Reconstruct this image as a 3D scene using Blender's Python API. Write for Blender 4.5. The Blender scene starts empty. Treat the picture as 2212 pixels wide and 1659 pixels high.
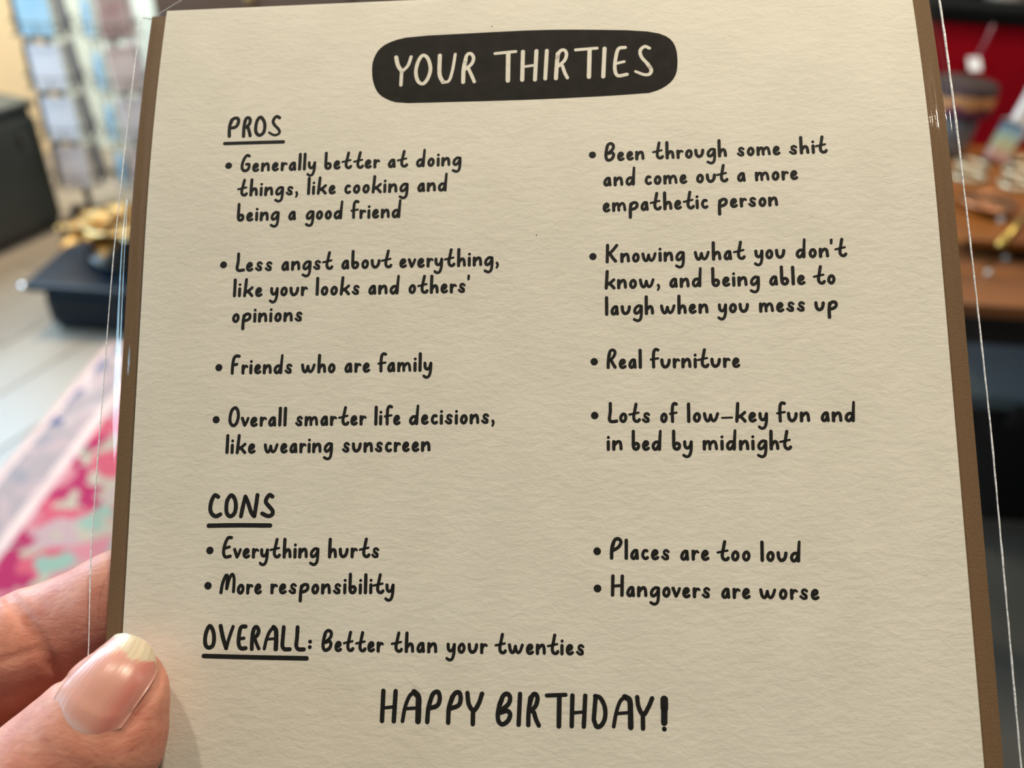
import bpy, bmesh, math, random
import numpy as np
from mathutils import Vector, Matrix
sc = bpy.context.scene
COL = sc.collection
random.seed(7)
# ------------------------------------------------------------------ camera
IMW, IMH, FPX = 2212.0, 1659.0, 1740.0
PITCH, ROLL = math.radians(35), math.radians(4)
EYE = np.array([0, 0, 1.4])
_F = np.array([0, math.cos(PITCH), -math.sin(PITCH)])
_R0 = np.array([1.0, 0, 0]); _U0 = np.array([0, math.sin(PITCH), math.cos(PITCH)])
_R = math.cos(ROLL)*_R0 + math.sin(ROLL)*_U0
_U = -math.sin(ROLL)*_R0 + math.cos(ROLL)*_U0
CAMROT = np.array([_R, _U, -_F]).T
cam_d = bpy.data.cameras.new('camera'); cam = bpy.data.objects.new('camera', cam_d); COL.objects.link(cam)
m = np.eye(4); m[:3, :3] = CAMROT; m[:3, 3] = EYE
cam.matrix_world = Matrix(m.tolist())
cam_d.sensor_width = 36.0; cam_d.lens = FPX/IMW*36.0
cam_d.clip_start = 0.005; cam_d.clip_end = 50
cam_d.dof.use_dof = True; cam_d.dof.focus_distance = 0.125; cam_d.dof.aperture_fstop = 14.2
sc.camera = cam
# ------------------------------------------------------------------ view, world
sc.view_settings.view_transform = 'Standard'; sc.view_settings.look = 'None'
sc.view_settings.gamma = 1.0; sc.view_settings.use_curve_mapping = False
sc.view_settings.exposure = 0.0
W = bpy.data.worlds.new('world'); sc.world = W; W.use_nodes = True
W.node_tree.nodes['Background'].inputs[0].default_value = (0.55, 0.72, 1.0, 1)
W.node_tree.nodes['Background'].inputs[1].default_value = 1.2
# ------------------------------------------------------------------ lamps
def area(name, loc, target, size, power, color, size_y=None):
    l = bpy.data.lights.new(name, 'AREA'); o = bpy.data.objects.new(name, l); COL.objects.link(o)
    l.energy = power; l.color = color; l.size = size
    if size_y: l.shape = 'RECTANGLE'; l.size_y = size_y
    o.location = loc
    o.rotation_euler = (Vector(target)-Vector(loc)).to_track_quat('-Z', 'Y').to_euler()
    return o
def spot(name, loc, target, power, color, cone, blend, radius):
    l = bpy.data.lights.new(name, 'SPOT'); o = bpy.data.objects.new(name, l); COL.objects.link(o)
    l.energy = power; l.color = color; l.spot_size = math.radians(cone); l.spot_blend = blend; l.shadow_soft_size = radius
    o.location = loc; o.rotation_euler = (Vector(target)-Vector(loc)).to_track_quat('-Z', 'Y').to_euler()
spot('ceiling_spot', (0.26, 0.36, 2.60), (0.21, 0.25, 1.48), 78, (1.0, 0.87, 0.67), 44, 1.0, 0.06)
area('ceiling_or_fill_lamp', (1.95, 0.50, 2.62), (0, 0.1, 1.35), 0.07, 6, (1.0, 0.88, 0.72))
area('ceiling_or_fill_lamp', (-0.50, 0.44, 2.62), (0, 0.1, 1.3), 0.06, 8.0, (1.0, 0.87, 0.70))
area('ceiling_or_fill_lamp', (-1.75, 2.75, 2.6), (-2.1, 3.1, 0.5), 0.3, 82, (1.0, 0.80, 0.52))
area('ceiling_or_fill_lamp', (-0.7, 2.3, 2.62), (-1.4, 3.1, 0.5), 0.3, 30, (1.0, 0.96, 0.90))  # fill added to brighten the rack cards and sage wall
area('ceiling_or_fill_lamp', (1.5, 2.0, 2.62), (1.1, 1.9, 0.7), 0.25, 24, (1.0, 0.86, 0.70))
area('window_daylight', (-2.77, 2.37, 1.65), (-0.9, 1.7, 0.5), 2.05, 118, (0.50, 0.76, 1.0), 1.25)
area('window_daylight', (-3.50, 0.15, 1.60), (-1.0, 0.9, 1.0), 1.5, 58, (0.45, 0.80, 1.0), 1.25)
# ------------------------------------------------------------------ helpers
def px_dir(x, y): return (x-IMW/2)*_R - (y-IMH/2)*_U + FPX*_F
def on_z(x, y, h=0.0):
    v = px_dir(x, y); return EYE + v*(h-EYE[2])/v[2]
def on_y(x, y, Y):
    v = px_dir(x, y); return EYE + v*Y/v[1]
def tag(o, label=None, cat=None, group=None, kind=None):
    if label: o['label'] = label
    if cat: o['category'] = cat
    if group: o['group'] = group
    if kind: o['kind'] = kind
    return o
def thing(name, loc, label, cat, group=None, rot=None):
    o = bpy.data.objects.new(name, None); COL.objects.link(o); o.location = loc
    o.empty_display_size = 0.01
    if rot is not None: o.rotation_euler = rot
    return tag(o, label, cat, group)
def link_mesh(name, me, mat, parent=None, smooth=False):
    o = bpy.data.objects.new(name, me); COL.objects.link(o)
    if mat: me.materials.append(mat)
    if parent: o.parent = parent
    if smooth:
        me.polygons.foreach_set('use_smooth', [True]*len(me.polygons))
    return o
def from_data(name, vs, fs, mat, parent=None, smooth=False):
    me = bpy.data.meshes.new(name); me.from_pydata([tuple(map(float, v)) for v in vs], [], fs); me.update()
    return link_mesh(name, me, mat, parent, smooth)
def bm_obj(name, bm, mat, parent=None, smooth=False):
    me = bpy.data.meshes.new(name); bmesh.ops.recalc_face_normals(bm, faces=bm.faces); bm.to_mesh(me); bm.free()
    return link_mesh(name, me, mat, parent, smooth)
def add_box(bm, c, s, rot=None, bev=0.0):
    r = bmesh.ops.create_cube(bm, size=1.0); vs = r['verts']
    for v in vs: v.co = Vector((v.co.x*s[0], v.co.y*s[1], v.co.z*s[2]))
    if bev:
        es = list({e for v in vs for e in v.link_edges})
        r2 = bmesh.ops.bevel(bm, geom=es, offset=bev, segments=2, affect='EDGES', profile=0.5)
        vs = list({v for f in r2['faces'] for v in f.verts} | {v for v in vs if v.is_valid})
    M = Matrix.Translation(Vector(c))
    if rot is not None: M = M @ rot.to_4x4()
    for v in vs: v.co = M @ v.co
    return vs
def box(name, c, s, mat, parent=None, rot=None, bev=0.0):
    bm = bmesh.new(); add_box(bm, c, s, rot, bev); return bm_obj(name, bm, mat, parent)
def lathe(name, prof, mat, parent=None, n=48, c=(0, 0, 0), smooth=True):
    bm = bmesh.new(); rings = []
    for r, z in prof:
        rings.append([bm.verts.new((c[0]+r*math.cos(2*math.pi*i/n), c[1]+r*math.sin(2*math.pi*i/n), c[2]+z)) for i in range(n)] if r > 1e-6 else [bm.verts.new((c[0], c[1], c[2]+z))])
    for a, b in zip(rings, rings[1:]):
        for i in range(n):
            j = (i+1) % n
            if len(a) == 1 and len(b) == 1: continue
            if len(a) == 1: bm.faces.new((a[0], b[i], b[j]))
            elif len(b) == 1: bm.faces.new((a[i], b[0], a[j]))
            else: bm.faces.new((a[i], b[i], b[j], a[j]))
    return bm_obj(name, bm, mat, parent, smooth)
def add_tube(bm, pts, r, n=8, closed=False):
    pts = [Vector(p) for p in pts]; rings = []; N = len(pts)
    up = Vector((0.13, 0.27, 0.95)).normalized()
    for i, p in enumerate(pts):
        a = pts[(i-1) % N] if (closed or i > 0) else p
        b = pts[(i+1) % N] if (closed or i < N-1) else p
        t = (b-a).normalized(); s = t.cross(up)
        if s.length < 1e-4: s = t.cross(Vector((1, 0, 0)))
        s.normalize(); w = s.cross(t)
        rr = float(r[i]) if isinstance(r, (list, tuple)) else float(r)
        rings.append([bm.verts.new(p+rr*(math.cos(2*math.pi*k/n)*s+math.sin(2*math.pi*k/n)*w)) for k in range(n)])
    for i in range(N if closed else N-1):
        a, b = rings[i], rings[(i+1) % N]
        for k in range(n): bm.faces.new((a[k], a[(k+1) % n], b[(k+1) % n], b[k]))
    if not closed:
        bm.faces.new(rings[0][::-1]); bm.faces.new(rings[-1])
def tube(name, pts, r, mat, parent=None, n=8, closed=False):
    bm = bmesh.new(); add_tube(bm, pts, r, n, closed); return bm_obj(name, bm, mat, parent, True)
def ring_pts(c, r, n=28, tilt=None):
    out = []
    for i in range(n):
        p = Vector((r*math.cos(2*math.pi*i/n), r*math.sin(2*math.pi*i/n), 0))
        if tilt is not None: p = tilt @ p
        out.append(Vector(c)+p)
    return out
def dup(o, loc=None, rot=None, parent=None):
    c = o.copy(); COL.objects.link(c)
    if parent is not None: c.parent = parent
    if loc is not None: c.location = loc
    if rot is not None: c.rotation_euler = rot
    for ch in list(o.children): dup(ch, parent=c)
    return c
# ------------------------------------------------------------------ materials
def mat(name, color, rough=0.5, metal=0.0, spec=0.5, coat=0.0, bump=None, var=None, sheen=0.0, coords='Object'):
    """bump = (scale, strength, distance, stretch) ; var = (scale, color2, contrast, stretch)"""
    M = bpy.data.materials.new(name); M.use_nodes = True; nt = M.node_tree; b = nt.nodes['Principled BSDF']
    b.inputs['Base Color'].default_value = (*color, 1); b.inputs['Roughness'].default_value = rough
    b.inputs['Metallic'].default_value = metal; b.inputs['Specular IOR Level'].default_value = spec
    b.inputs['Coat Weight'].default_value = coat; b.inputs['Sheen Weight'].default_value = sheen
    if bump or var: tc = nt.nodes.new('ShaderNodeTexCoord')
    if bump:
        mp = nt.nodes.new('ShaderNodeMapping'); mp.inputs['Scale'].default_value = bump[3] if len(bump) > 3 else (1, 1, 1)
        nz = nt.nodes.new('ShaderNodeTexNoise'); nz.inputs['Scale'].default_value = bump[0]; nz.inputs['Detail'].default_value = 4
        bp = nt.nodes.new('ShaderNodeBump'); bp.inputs['Strength'].default_value = bump[1]; bp.inputs['Distance'].default_value = bump[2]
        nt.links.new(tc.outputs[coords], mp.inputs[0]); nt.links.new(mp.outputs[0], nz.inputs['Vector'])
        nt.links.new(nz.outputs[0], bp.inputs['Height']); nt.links.new(bp.outputs[0], b.inputs['Normal'])
    if var:
        mp = nt.nodes.new('ShaderNodeMapping'); mp.inputs['Scale'].default_value = var[3] if len(var) > 3 else (1, 1, 1)
        nz = nt.nodes.new('ShaderNodeTexNoise'); nz.inputs['Scale'].default_value = var[0]; nz.inputs['Detail'].default_value = 5
        rp = nt.nodes.new('ShaderNodeValToRGB'); k = var[2]
        rp.color_ramp.elements[0].position = 0.5-k; rp.color_ramp.elements[1].position = 0.5+k
        rp.color_ramp.elements[0].color = (*color, 1); rp.color_ramp.elements[1].color = (*var[1], 1)
        nt.links.new(tc.outputs[coords], mp.inputs[0]); nt.links.new(mp.outputs[0], nz.inputs['Vector'])
        nt.links.new(nz.outputs[0], rp.inputs[0]); nt.links.new(rp.outputs[0], b.inputs['Base Color'])
    return M
# ================================================================== THE ROOM
WALLCREAM = mat('cream_wall_paint', (0.80, 0.66, 0.44), 0.7, var=(2.0, (0.84, 0.70, 0.50), 0.3))
WALLSAGE = mat('sage_wall_paint', (0.60, 0.68, 0.64), 0.7, var=(1.5, (0.55, 0.63, 0.60), 0.3))
CEIL = mat('ceiling_paint', (0.35, 0.31, 0.27), 0.8, var=(2, (0.30, 0.27, 0.24), 0.3))
DARKWALL = mat('dark_wall_paint', (0.10, 0.09, 0.08), 0.7, var=(2, (0.08, 0.07, 0.06), 0.3))
A0 = np.array([-2.2, 3.75]); AZ = math.radians(20); DW = np.array([math.sin(AZ), math.cos(AZ)]); NW = np.array([math.cos(AZ), -math.sin(AZ)])
def lw(s, z, d=0.0): q = A0 - DW*s + NW*d; return (q[0], q[1], z)
# left wall with its window opening (s = metres back from the far corner)
S_END = 6.0; w0, w1, z0, z1 = 0.45, 2.55, 1.0, 2.3
def wall_piece(bm, s0, s1, za, zb):
    vs = [bm.verts.new(lw(s, z, d)) for d in (0, -0.12) for s, z in ((s0, za), (s1, za), (s1, zb), (s0, zb))]
    for f in ((0, 1, 2, 3), (7, 6, 5, 4), (0, 4, 5, 1), (1, 5, 6, 2), (2, 6, 7, 3), (3, 7, 4, 0)): bm.faces.new([vs[i] for i in f])
bm = bmesh.new()
x0_, x1_ = 3.08, 4.62
wall_piece(bm, 0, w0, 0, 2.7); wall_piece(bm, w1, x0_, 0, 2.7); wall_piece(bm, x1_, S_END, 0, 2.7)
for q0_, q1_ in ((w0, w1), (x0_, x1_)): wall_piece(bm, q0_, q1_, 0, z0); wall_piece(bm, q0_, q1_, z1, 2.7)
tag(bm_obj('wall_left', bm, WALLCREAM), kind='structure')
FRM = mat('white_window_paint', (0.75, 0.75, 0.72), 0.4, bump=(40, 0.1, 0.001))
for wn, (w0, w1) in (('window_1', (w0, w1)), ('window_2', (x0_, x1_))):
  wx = tag(thing(wn, lw((w0+w1)/2, z0), None, None), kind='structure')
  bm = bmesh.new()
  inv = Matrix.Translation(-Vector(wx.location))
  for s0_, s1_, za, zb in ((w0, w0+.06, z0, z1), (w1-.06, w1, z0, z1), (w0, w1, z0, z0+.06), (w0, w1, z1-.06, z1), ((w0+w1)/2-.02, (w0+w1)/2+.02, z0, z1)):
      wall_piece(bm, s0_, s1_, za, zb)
  bmesh.ops.transform(bm, matrix=inv, verts=bm.verts)
  bm_obj('window_frame', bm, FRM, wx)
tag(box('wall_back', (0.2, 3.81, 1.35), (4.9, 0.12, 2.7), WALLSAGE), kind='structure')
tag(box('wall_right', (2.7, 1.0, 1.35), (0.12, 5.6, 2.7), DARKWALL), kind='structure')
tag(box('wall_front', (-0.8, -1.85, 1.35), (7.2, 0.12, 2.7), DARKWALL), kind='structure')
tag(box('ceiling', (-0.8, 1.0, 2.76), (7.4, 6.2, 0.12), CEIL), kind='structure')
# floor: grey-brown boards running along the left wall
floor = tag(box('floor', (-0.8, 1.0, -0.035), (7.4, 6.2, 0.05), mat('floor_joint_shadow', (0.05, 0.04, 0.035), 0.9, var=(9, (0.03, 0.025, 0.02), 0.3))), kind='structure')
boards = [mat('floor_board_finish', c, 0.33, var=(5, c2, 0.25, (1, 0.12, 1)), bump=(30, 0.12, 0.001, (1, 0.1, 1)))
          for c, c2 in (((0.25, 0.22, 0.185), (0.19, 0.165, 0.135)), ((0.28, 0.25, 0.215), (0.23, 0.20, 0.17)), ((0.22, 0.185, 0.15), (0.27, 0.24, 0.20)))]
plank_me = []
for M_ in boards:
    bm = bmesh.new(); add_box(bm, (0, 0, 0), (0.196, 1.196, 0.012), bev=0.0015)
    me = bpy.data.meshes.new('plank'); bm.to_mesh(me); bm.free(); me.materials.append(M_); plank_me.append(me)
DWv = Vector((DW[0], DW[1], 0)); NWv = Vector((NW[0], NW[1], 0)); A03 = Vector((A0[0], A0[1], 0))
fl_inv = Vector((0, 0, 0))
for i in range(0, 34):
    for j in range(-3, 7):
        p = A03 + NWv*(0.1+i*0.2) - DWv*(j*1.2+(i % 3)*0.4)
        if not (-3.6 < p.x < 2.45 and -1.6 < p.y < 3.72): continue
        o = bpy.data.objects.new('plank', random.choice(plank_me)); COL.objects.link(o); o.parent = floor
        o.location = p + Vector((0, 0, -0.006)); o.rotation_euler = (0, 0, -AZ)

# low dark cabinet along the left wall
DARKGREEN = mat('dark_green_black_paint', (0.028, 0.034, 0.032), 0.45, bump=(30, 0.1, 0.001), var=(6, (0.045, 0.052, 0.048), 0.3))
cab_far = np.array([-1.785, 2.866]); L_ = 1.7; D_ = 0.40
cc = cab_far - DW*L_/2 - NW*D_/2
cab = thing('low_cabinet', (cc[0], cc[1], 0), 'low dark green-black cabinet along the cream wall behind the left card rack', 'cabinet', rot=(0, 0, -AZ))
box('body', (0, 0, 0.235), (D_-.02, L_-.02, 0.45), DARKGREEN, cab, bev=0.003)
box('top_slab', (0, 0, 0.47), (D_+.01, L_+.01, 0.025), DARKGREEN, cab, bev=0.004)
for k in range(4):
    dr = box('door', (D_/2, -L_/2+L_*(k+.5)/4, 0.24), (0.018, L_/4-.02, 0.38), DARKGREEN, cab, bev=0.003)
    hd = box('handle', (D_/2+.018, -L_/2+L_*(k+.5)/4+.12, 0.36), (0.018, 0.012, 0.05), mat('dull_handle_metal', (.2, .19, .17), 0.35, 0.9), dr, bev=0.002)

# dark dresser at the back wall, seen above the card's top edge
DRESS = mat('dark_brown_dresser_wood', (0.055, 0.036, 0.027), 0.45, var=(4, (0.10, 0.065, 0.045), 0.25, (0.2, 1, 3)))
dx0 = on_y(322, 20, 3.30)[0]
dr_ = thing('dresser', ((dx0+0.1)/2, 3.52, 0), 'dark brown wooden dresser against the back wall above the greeting card', 'dresser')
wd = 0.1-dx0
box('body', (0, 0, 0.50), (wd-.02, 0.40, 0.90), DRESS, dr_, bev=0.004)
box('top_slab', (0, 0, 0.965), (wd+.02, 0.44, 0.03), DRESS, dr_, bev=0.005)
for k in range(3):
    for j in range(2):
        d_ = box('drawer', (-wd/4+j*wd/2, -0.205, 0.22+k*0.28), (wd/2-.04, 0.02, 0.25), DRESS, dr_, bev=0.004)
        box('drawer_knob', (-wd/4+j*wd/2, -0.225, 0.22+k*0.28), (0.03, 0.02, 0.03), mat('brass_knob', (.6, .42, .18), .3, 1.0), d_, bev=0.006)
for sx in (-1, 1):
    for sy in (-1, 1): box('leg', (sx*(wd/2-.05), sy*.16, .025), (.05, .05, .05), DRESS, dr_)

# rug
def rug_material():
    M = bpy.data.materials.new('floral_rug_pile'); M.use_nodes = True; nt = M.node_tree; N = nt.nodes.new; Lk = nt.links.new
    b = nt.nodes['Principled BSDF']; b.inputs['Roughness'].default_value = 0.95; b.inputs['Specular IOR Level'].default_value = 0.1
    tc = N('ShaderNodeTexCoord'); geo = N('ShaderNodeSeparateXYZ'); Lk(tc.outputs['Object'], geo.inputs[0])
    def ramp(src, stops, interp='LINEAR'):
        r = N('ShaderNodeValToRGB'); r.color_ramp.interpolation = interp; els = r.color_ramp.elements
        while len(els) < len(stops): els.new(0.5)
        for e, (p, c) in zip(els, stops): e.position = p; e.color = (*c, 1)
        Lk(src, r.inputs[0]); return r.outputs[0]
    warp = N('ShaderNodeTexNoise'); warp.inputs['Scale'].default_value = 15; Lk(tc.outputs['Object'], warp.inputs['Vector'])
    mixv = N('ShaderNodeVectorMath'); mixv.operation = 'MULTIPLY_ADD'; mixv.inputs[1].default_value = (.17, .17, 0)
    Lk(warp.outputs['Color'], mixv.inputs[0]); Lk(tc.outputs['Object'], mixv.inputs[2])
    def noise(s, d=2, off=0):
        mp = N('ShaderNodeMapping'); mp.inputs['Location'].default_value = (off, off*.7, 0); Lk(mixv.outputs[0], mp.inputs[0])
        n = N('ShaderNodeTexNoise'); n.inputs['Scale'].default_value = s; n.inputs['Detail'].default_value = d; Lk(mp.outputs[0], n.inputs['Vector']); return n.outputs[0]
    def cells(s, off):
        mp = N('ShaderNodeMapping'); mp.inputs['Location'].default_value = (off, off*.7, 0); Lk(mixv.outputs[0], mp.inputs[0])
        v = N('ShaderNodeTexVoronoi'); v.inputs['Scale'].default_value = s*1.2; v.voronoi_dimensions = '2D'; Lk(mp.outputs[0], v.inputs['Vector'])
        x = N('ShaderNodeSeparateColor'); Lk(v.outputs['Color'], x.inputs[0]); return x.outputs[0]
    field = ramp(cells(15, 1.3), [(0.0, (.44, .08, .12)), (0.22, (.31, .025, .085)), (0.36, (.44, .17, .20)), (0.54, (.38, .26, .27)), (0.66, (.36, .31, .25)), (0.84, (.20, .16, .14)), (0.93, (.22, .31, .26))], 'CONSTANT')
    border = ramp(cells(18, 4.1), [(0.0, (.30, .25, .26)), (0.35, (.37, .28, .29)), (0.62, (.44, .35, .35)), (0.78, (.07, .09, .18)), (0.88, (.24, .22, .25))], 'CONSTANT')
    pink = ramp(noise(20, 2, 2), [(0.35, (.50, .37, .37)), (0.65, (.60, .46, .44))])
    def mth(op, a_, c_):
        m_ = N('ShaderNodeMath'); m_.operation = op
        for q, v_ in enumerate((a_, c_)):
            if isinstance(v_, float): m_.inputs[q].default_value = v_
            else: Lk(v_, m_.inputs[q])
        return m_.outputs[0]
    edge = mth('MINIMUM', mth('MINIMUM', geo.outputs['X'], mth('SUBTRACT', 1.9, geo.outputs['X'])), mth('MINIMUM', geo.outputs['Y'], mth('SUBTRACT', 2.26, geo.outputs['Y'])))
    def lt(val):
        m_ = N('ShaderNodeMath'); m_.operation = 'GREATER_THAN'; m_.inputs[1].default_value = val; Lk(edge, m_.inputs[0]); return m_.outputs[0]
    def mix(f, a, c):
        m_ = N('ShaderNodeMix'); m_.data_type = 'RGBA'; Lk(f, m_.inputs['Factor']); Lk(a, m_.inputs['A']); Lk(c, m_.inputs['B']); return m_.outputs['Result']
    c = mix(lt(0.018), pink, border); c = mix(lt(0.118), c, pink); c = mix(lt(0.150), c, field)
    Lk(c, b.inputs['Base Color'])
    bp = N('ShaderNodeBump'); bp.inputs['Strength'].default_value = .6; bp.inputs['Distance'].default_value = .002
    n = N('ShaderNodeTexNoise'); n.inputs['Scale'].default_value = 300; Lk(tc.outputs['Object'], n.inputs['Vector']); Lk(n.outputs[0], bp.inputs['Height']); Lk(bp.outputs[0], b.inputs['Normal'])
    return M
rug = thing('rug', (-1.244, -0.2, 0), 'pink, mauve and cream floral rug on the floor below the blue plinth', 'rug')
bm = bmesh.new(); add_box(bm, (0.95, 1.13, 0.005), (1.9, 2.26, 0.010), bev=0.003)
bm_obj('pile', bm, rug_material(), rug)
tube('edge_binding', [(0, 0, .006), (0, 2.26, .006)], .006, mat('pink_binding', (.50, .36, .34), .9, bump=(400, .4, .001)), rug)

# low navy plinth with brass lotus bowl
NAVY = mat('navy_plinth_paint', (0.002, 0.007, 0.016), 0.36, spec=0.25, bump=(20, 0.08, 0.001), var=(5, (0.003, 0.010, 0.022), .3))
pl = thing('plinth', (-1.12, 2.37, 0), 'low dark navy painted plinth on the floor carrying the brass lotus bowl', 'plinth')
box('base', (0, 0, 0.072), (0.69, 0.50, 0.144), NAVY, pl, bev=0.035)
lathe('glint_bead', [(0, -.012), (.009, -.008), (.012, 0), (.009, .008), (0, .012)], mat('glint_bead_metal', (.8, .85, .9), .08, 1.0, bump=(20, .02, .0005)), pl, 20, (-.374, -.268, .160))  # metal bead added to make the glint of the slab's rounded corner
box('top_slab', (0, 0, 0.157), (0.75, 0.54, 0.026), NAVY, pl, bev=0.008)
BRASS = mat('pale_brass', (0.86, 0.66, 0.36), 0.24, 1.0, bump=(60, 0.1, 0.001))
BLK = mat('black_lacquer', (0.006, 0.006, 0.008), 0.3, bump=(20, .05, .001))
gx, gy = -1.275, 2.34
stand = thing('bowl_stand', (gx, gy, .1705), 'round black stand under the brass lotus bowl', 'stand')
lathe('base', [(0, 0), (.125, 0), (.13, .014), (.12, .024), (.09, .03), (.085, .06), (.10, .07), (.10, .078), (0, .078)], BLK, stand)
bowl = thing('lotus_bowl', (gx, gy, .248), 'brass lotus-shaped bowl with open petals on a black stand', 'bowl')
lathe('cup', [(0, 0), (.05, 0), (.09, .018), (.12, .045), (.115, .047), (.085, .024), (.045, .008), (0, .008)], BRASS, bowl)
def petal_mesh(L, w, rise, curl):
    bm = bmesh.new(); nu, nv = 12, 6; g = []
    for i in range(nu+1):
        t = i/nu; row = []
        hw = w*math.sin(math.pi*(0.12+0.88*t)**0.8)**0.75 if t < 1 else 0.001
        for j in range(nv+1):
            s = j/nv*2-1
            x = 0.05+L*t; z = rise*t**1.6 + curl*math.sin(t*3.0) + 0.018*s*s*(1-t*.4)
            row.append(bm.verts.new((x, hw*s, z)))
        g.append(row)
    for i in range(nu):
        for j in range(nv): bm.faces.new((g[i][j], g[i+1][j], g[i+1][j+1], g[i][j+1]))
    geom = bm.faces[:]; bmesh.ops.solidify(bm, geom=geom, thickness=0.003)
    me = bpy.data.meshes.new('petal'); bmesh.ops.recalc_face_normals(bm, faces=bm.faces); bm.to_mesh(me); bm.free(); me.materials.append(BRASS)
    me.polygons.foreach_set('use_smooth', [True]*len(me.polygons)); return me
pm1 = petal_mesh(.150, .055, -.004, .006); pm2 = petal_mesh(.105, .045, .012, .008)
for me, n, off, z in ((pm1, 8, .12, .010), (pm2, 8, .12+math.pi/8, .022)):
    for k in range(n):
        o = bpy.data.objects.new('petal', me); COL.objects.link(o); o.parent = bowl; o.location = (0, 0, z); o.rotation_euler = (0, 0, off+2*math.pi*k/n)

# ------------------------------------------------------------------ card spinner racks
WIRE = mat('black_wire', (0.012, 0.013, 0.016), 0.4, bump=(60, .1, .001))
def card_mat(name, c1, c2, rough=.35):
    return mat(name, c1, rough, spec=.6, var=(16, c2, .22))
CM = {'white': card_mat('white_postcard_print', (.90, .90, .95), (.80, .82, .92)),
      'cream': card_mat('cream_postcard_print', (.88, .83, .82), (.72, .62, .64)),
      'blue': card_mat('window_sheen_postcard_tint', (.38, .68, .92), (.55, .80, .95), .2),  # blue window reflection is put into the card colour
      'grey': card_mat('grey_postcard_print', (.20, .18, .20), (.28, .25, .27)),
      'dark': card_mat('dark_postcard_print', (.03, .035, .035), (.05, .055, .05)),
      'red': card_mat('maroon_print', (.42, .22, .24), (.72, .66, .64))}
def card_mesh(M_):
    bm = bmesh.new(); add_box(bm, (0, 0, .0745), (.100, .010, .149), bev=.0012)
    me = bpy.data.meshes.new('postcard_stack'); bm.to_mesh(me); bm.free(); me.materials.append(M_); return me
CME = {k: card_mesh(v) for k, v in CM.items()}
ROWS = ['bottom', 'second', 'third', 'fourth', 'top']
def spinner(cx, cy, ang, label, side_len, cards, which):
    r = thing('card_rack', (cx, cy, 0), label, 'card rack', rot=(0, 0, ang))
    tube('pole', [(0, 0, .03), (0, 0, 1.12)], .012, WIRE, r, 12)
    for k in range(4):
        a = math.pi/4+k*math.pi/2
        ft = tube('foot', [(0, 0, .06), (.08*math.cos(a), .08*math.sin(a), .045), (.115*math.cos(a), .115*math.sin(a), .04)], .010, WIRE, r, 8)
        lathe('caster', [(0, 0), (.014, 0), (.022, .01), (.022, .028), (.014, .038), (0, .038)], WIRE, ft, 16, (.115*math.cos(a), .115*math.sin(a), 0))
    h = side_len/2
    for k in range(5):
        z = .175+k*.177
        sh = tube('wire_frame', [(-h, -h, z), (h, -h, z), (h, h, z), (-h, h, z)], .0028, WIRE, r, 6, True)
    for sx, sy in ((-1, -1), (1, -1), (1, 1), (-1, 1)):
        tube('upright', [(sx*h, sy*h, .17), (sx*h, sy*h, 1.06)], .003, WIRE, r, 6)
    for f in range(4):
        for k in range(5):
            a = ang+f*math.pi/2; z = .175+k*.177
            # pocket: front lip and base shelf, in the rack's own frame
            bm = bmesh.new(); Rm_ = Matrix.Rotation(f*math.pi/2, 3, 'Z')
            pts = [Rm_ @ Vector(p) for p in ((-.052, -h, z), (-.052, -h-.034, z), (.052, -h-.034, z), (.052, -h, z))]
            add_tube(bm, pts, .0022, 5); pts = [p+Vector((0, 0, .045)) for p in pts]; add_tube(bm, pts, .0022, 5)
            add_tube(bm, [Rm_ @ Vector((0, -h-.034, z)), Rm_ @ Vector((0, -h-.034, z+.045))], .002, 5)
            bm_obj('pocket', bm, WIRE, r)
    fn = ['front', 'right', 'back', 'left']
    for f, cols in cards.items():
        for k, c in enumerate(cols):
            if not c: continue
            a = ang+f*math.pi/2; z = .178+k*.177; d = h+.016
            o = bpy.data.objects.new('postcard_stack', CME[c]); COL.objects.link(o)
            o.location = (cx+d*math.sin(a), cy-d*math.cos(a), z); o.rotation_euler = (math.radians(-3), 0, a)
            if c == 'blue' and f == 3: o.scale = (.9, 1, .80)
            cn = {'white': 'white', 'cream': 'cream and grey', 'blue': 'window-sheen tinted pale blue', 'grey': 'grey', 'dark': 'dark', 'red': 'maroon and white'}[c]
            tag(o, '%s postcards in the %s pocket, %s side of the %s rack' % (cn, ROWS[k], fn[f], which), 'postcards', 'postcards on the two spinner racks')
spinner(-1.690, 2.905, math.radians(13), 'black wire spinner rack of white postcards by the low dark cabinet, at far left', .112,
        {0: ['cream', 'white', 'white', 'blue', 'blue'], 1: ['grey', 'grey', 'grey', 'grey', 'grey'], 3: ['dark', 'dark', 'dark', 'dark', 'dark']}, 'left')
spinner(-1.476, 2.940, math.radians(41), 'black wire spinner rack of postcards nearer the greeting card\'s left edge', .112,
        {0: ['cream', 'white', 'cream', 'red', 'white'], 1: ['cream', 'grey', 'white', 'cream', 'grey'], 3: ['blue', 'blue', 'blue', 'blue', 'blue']}, 'right')

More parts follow.
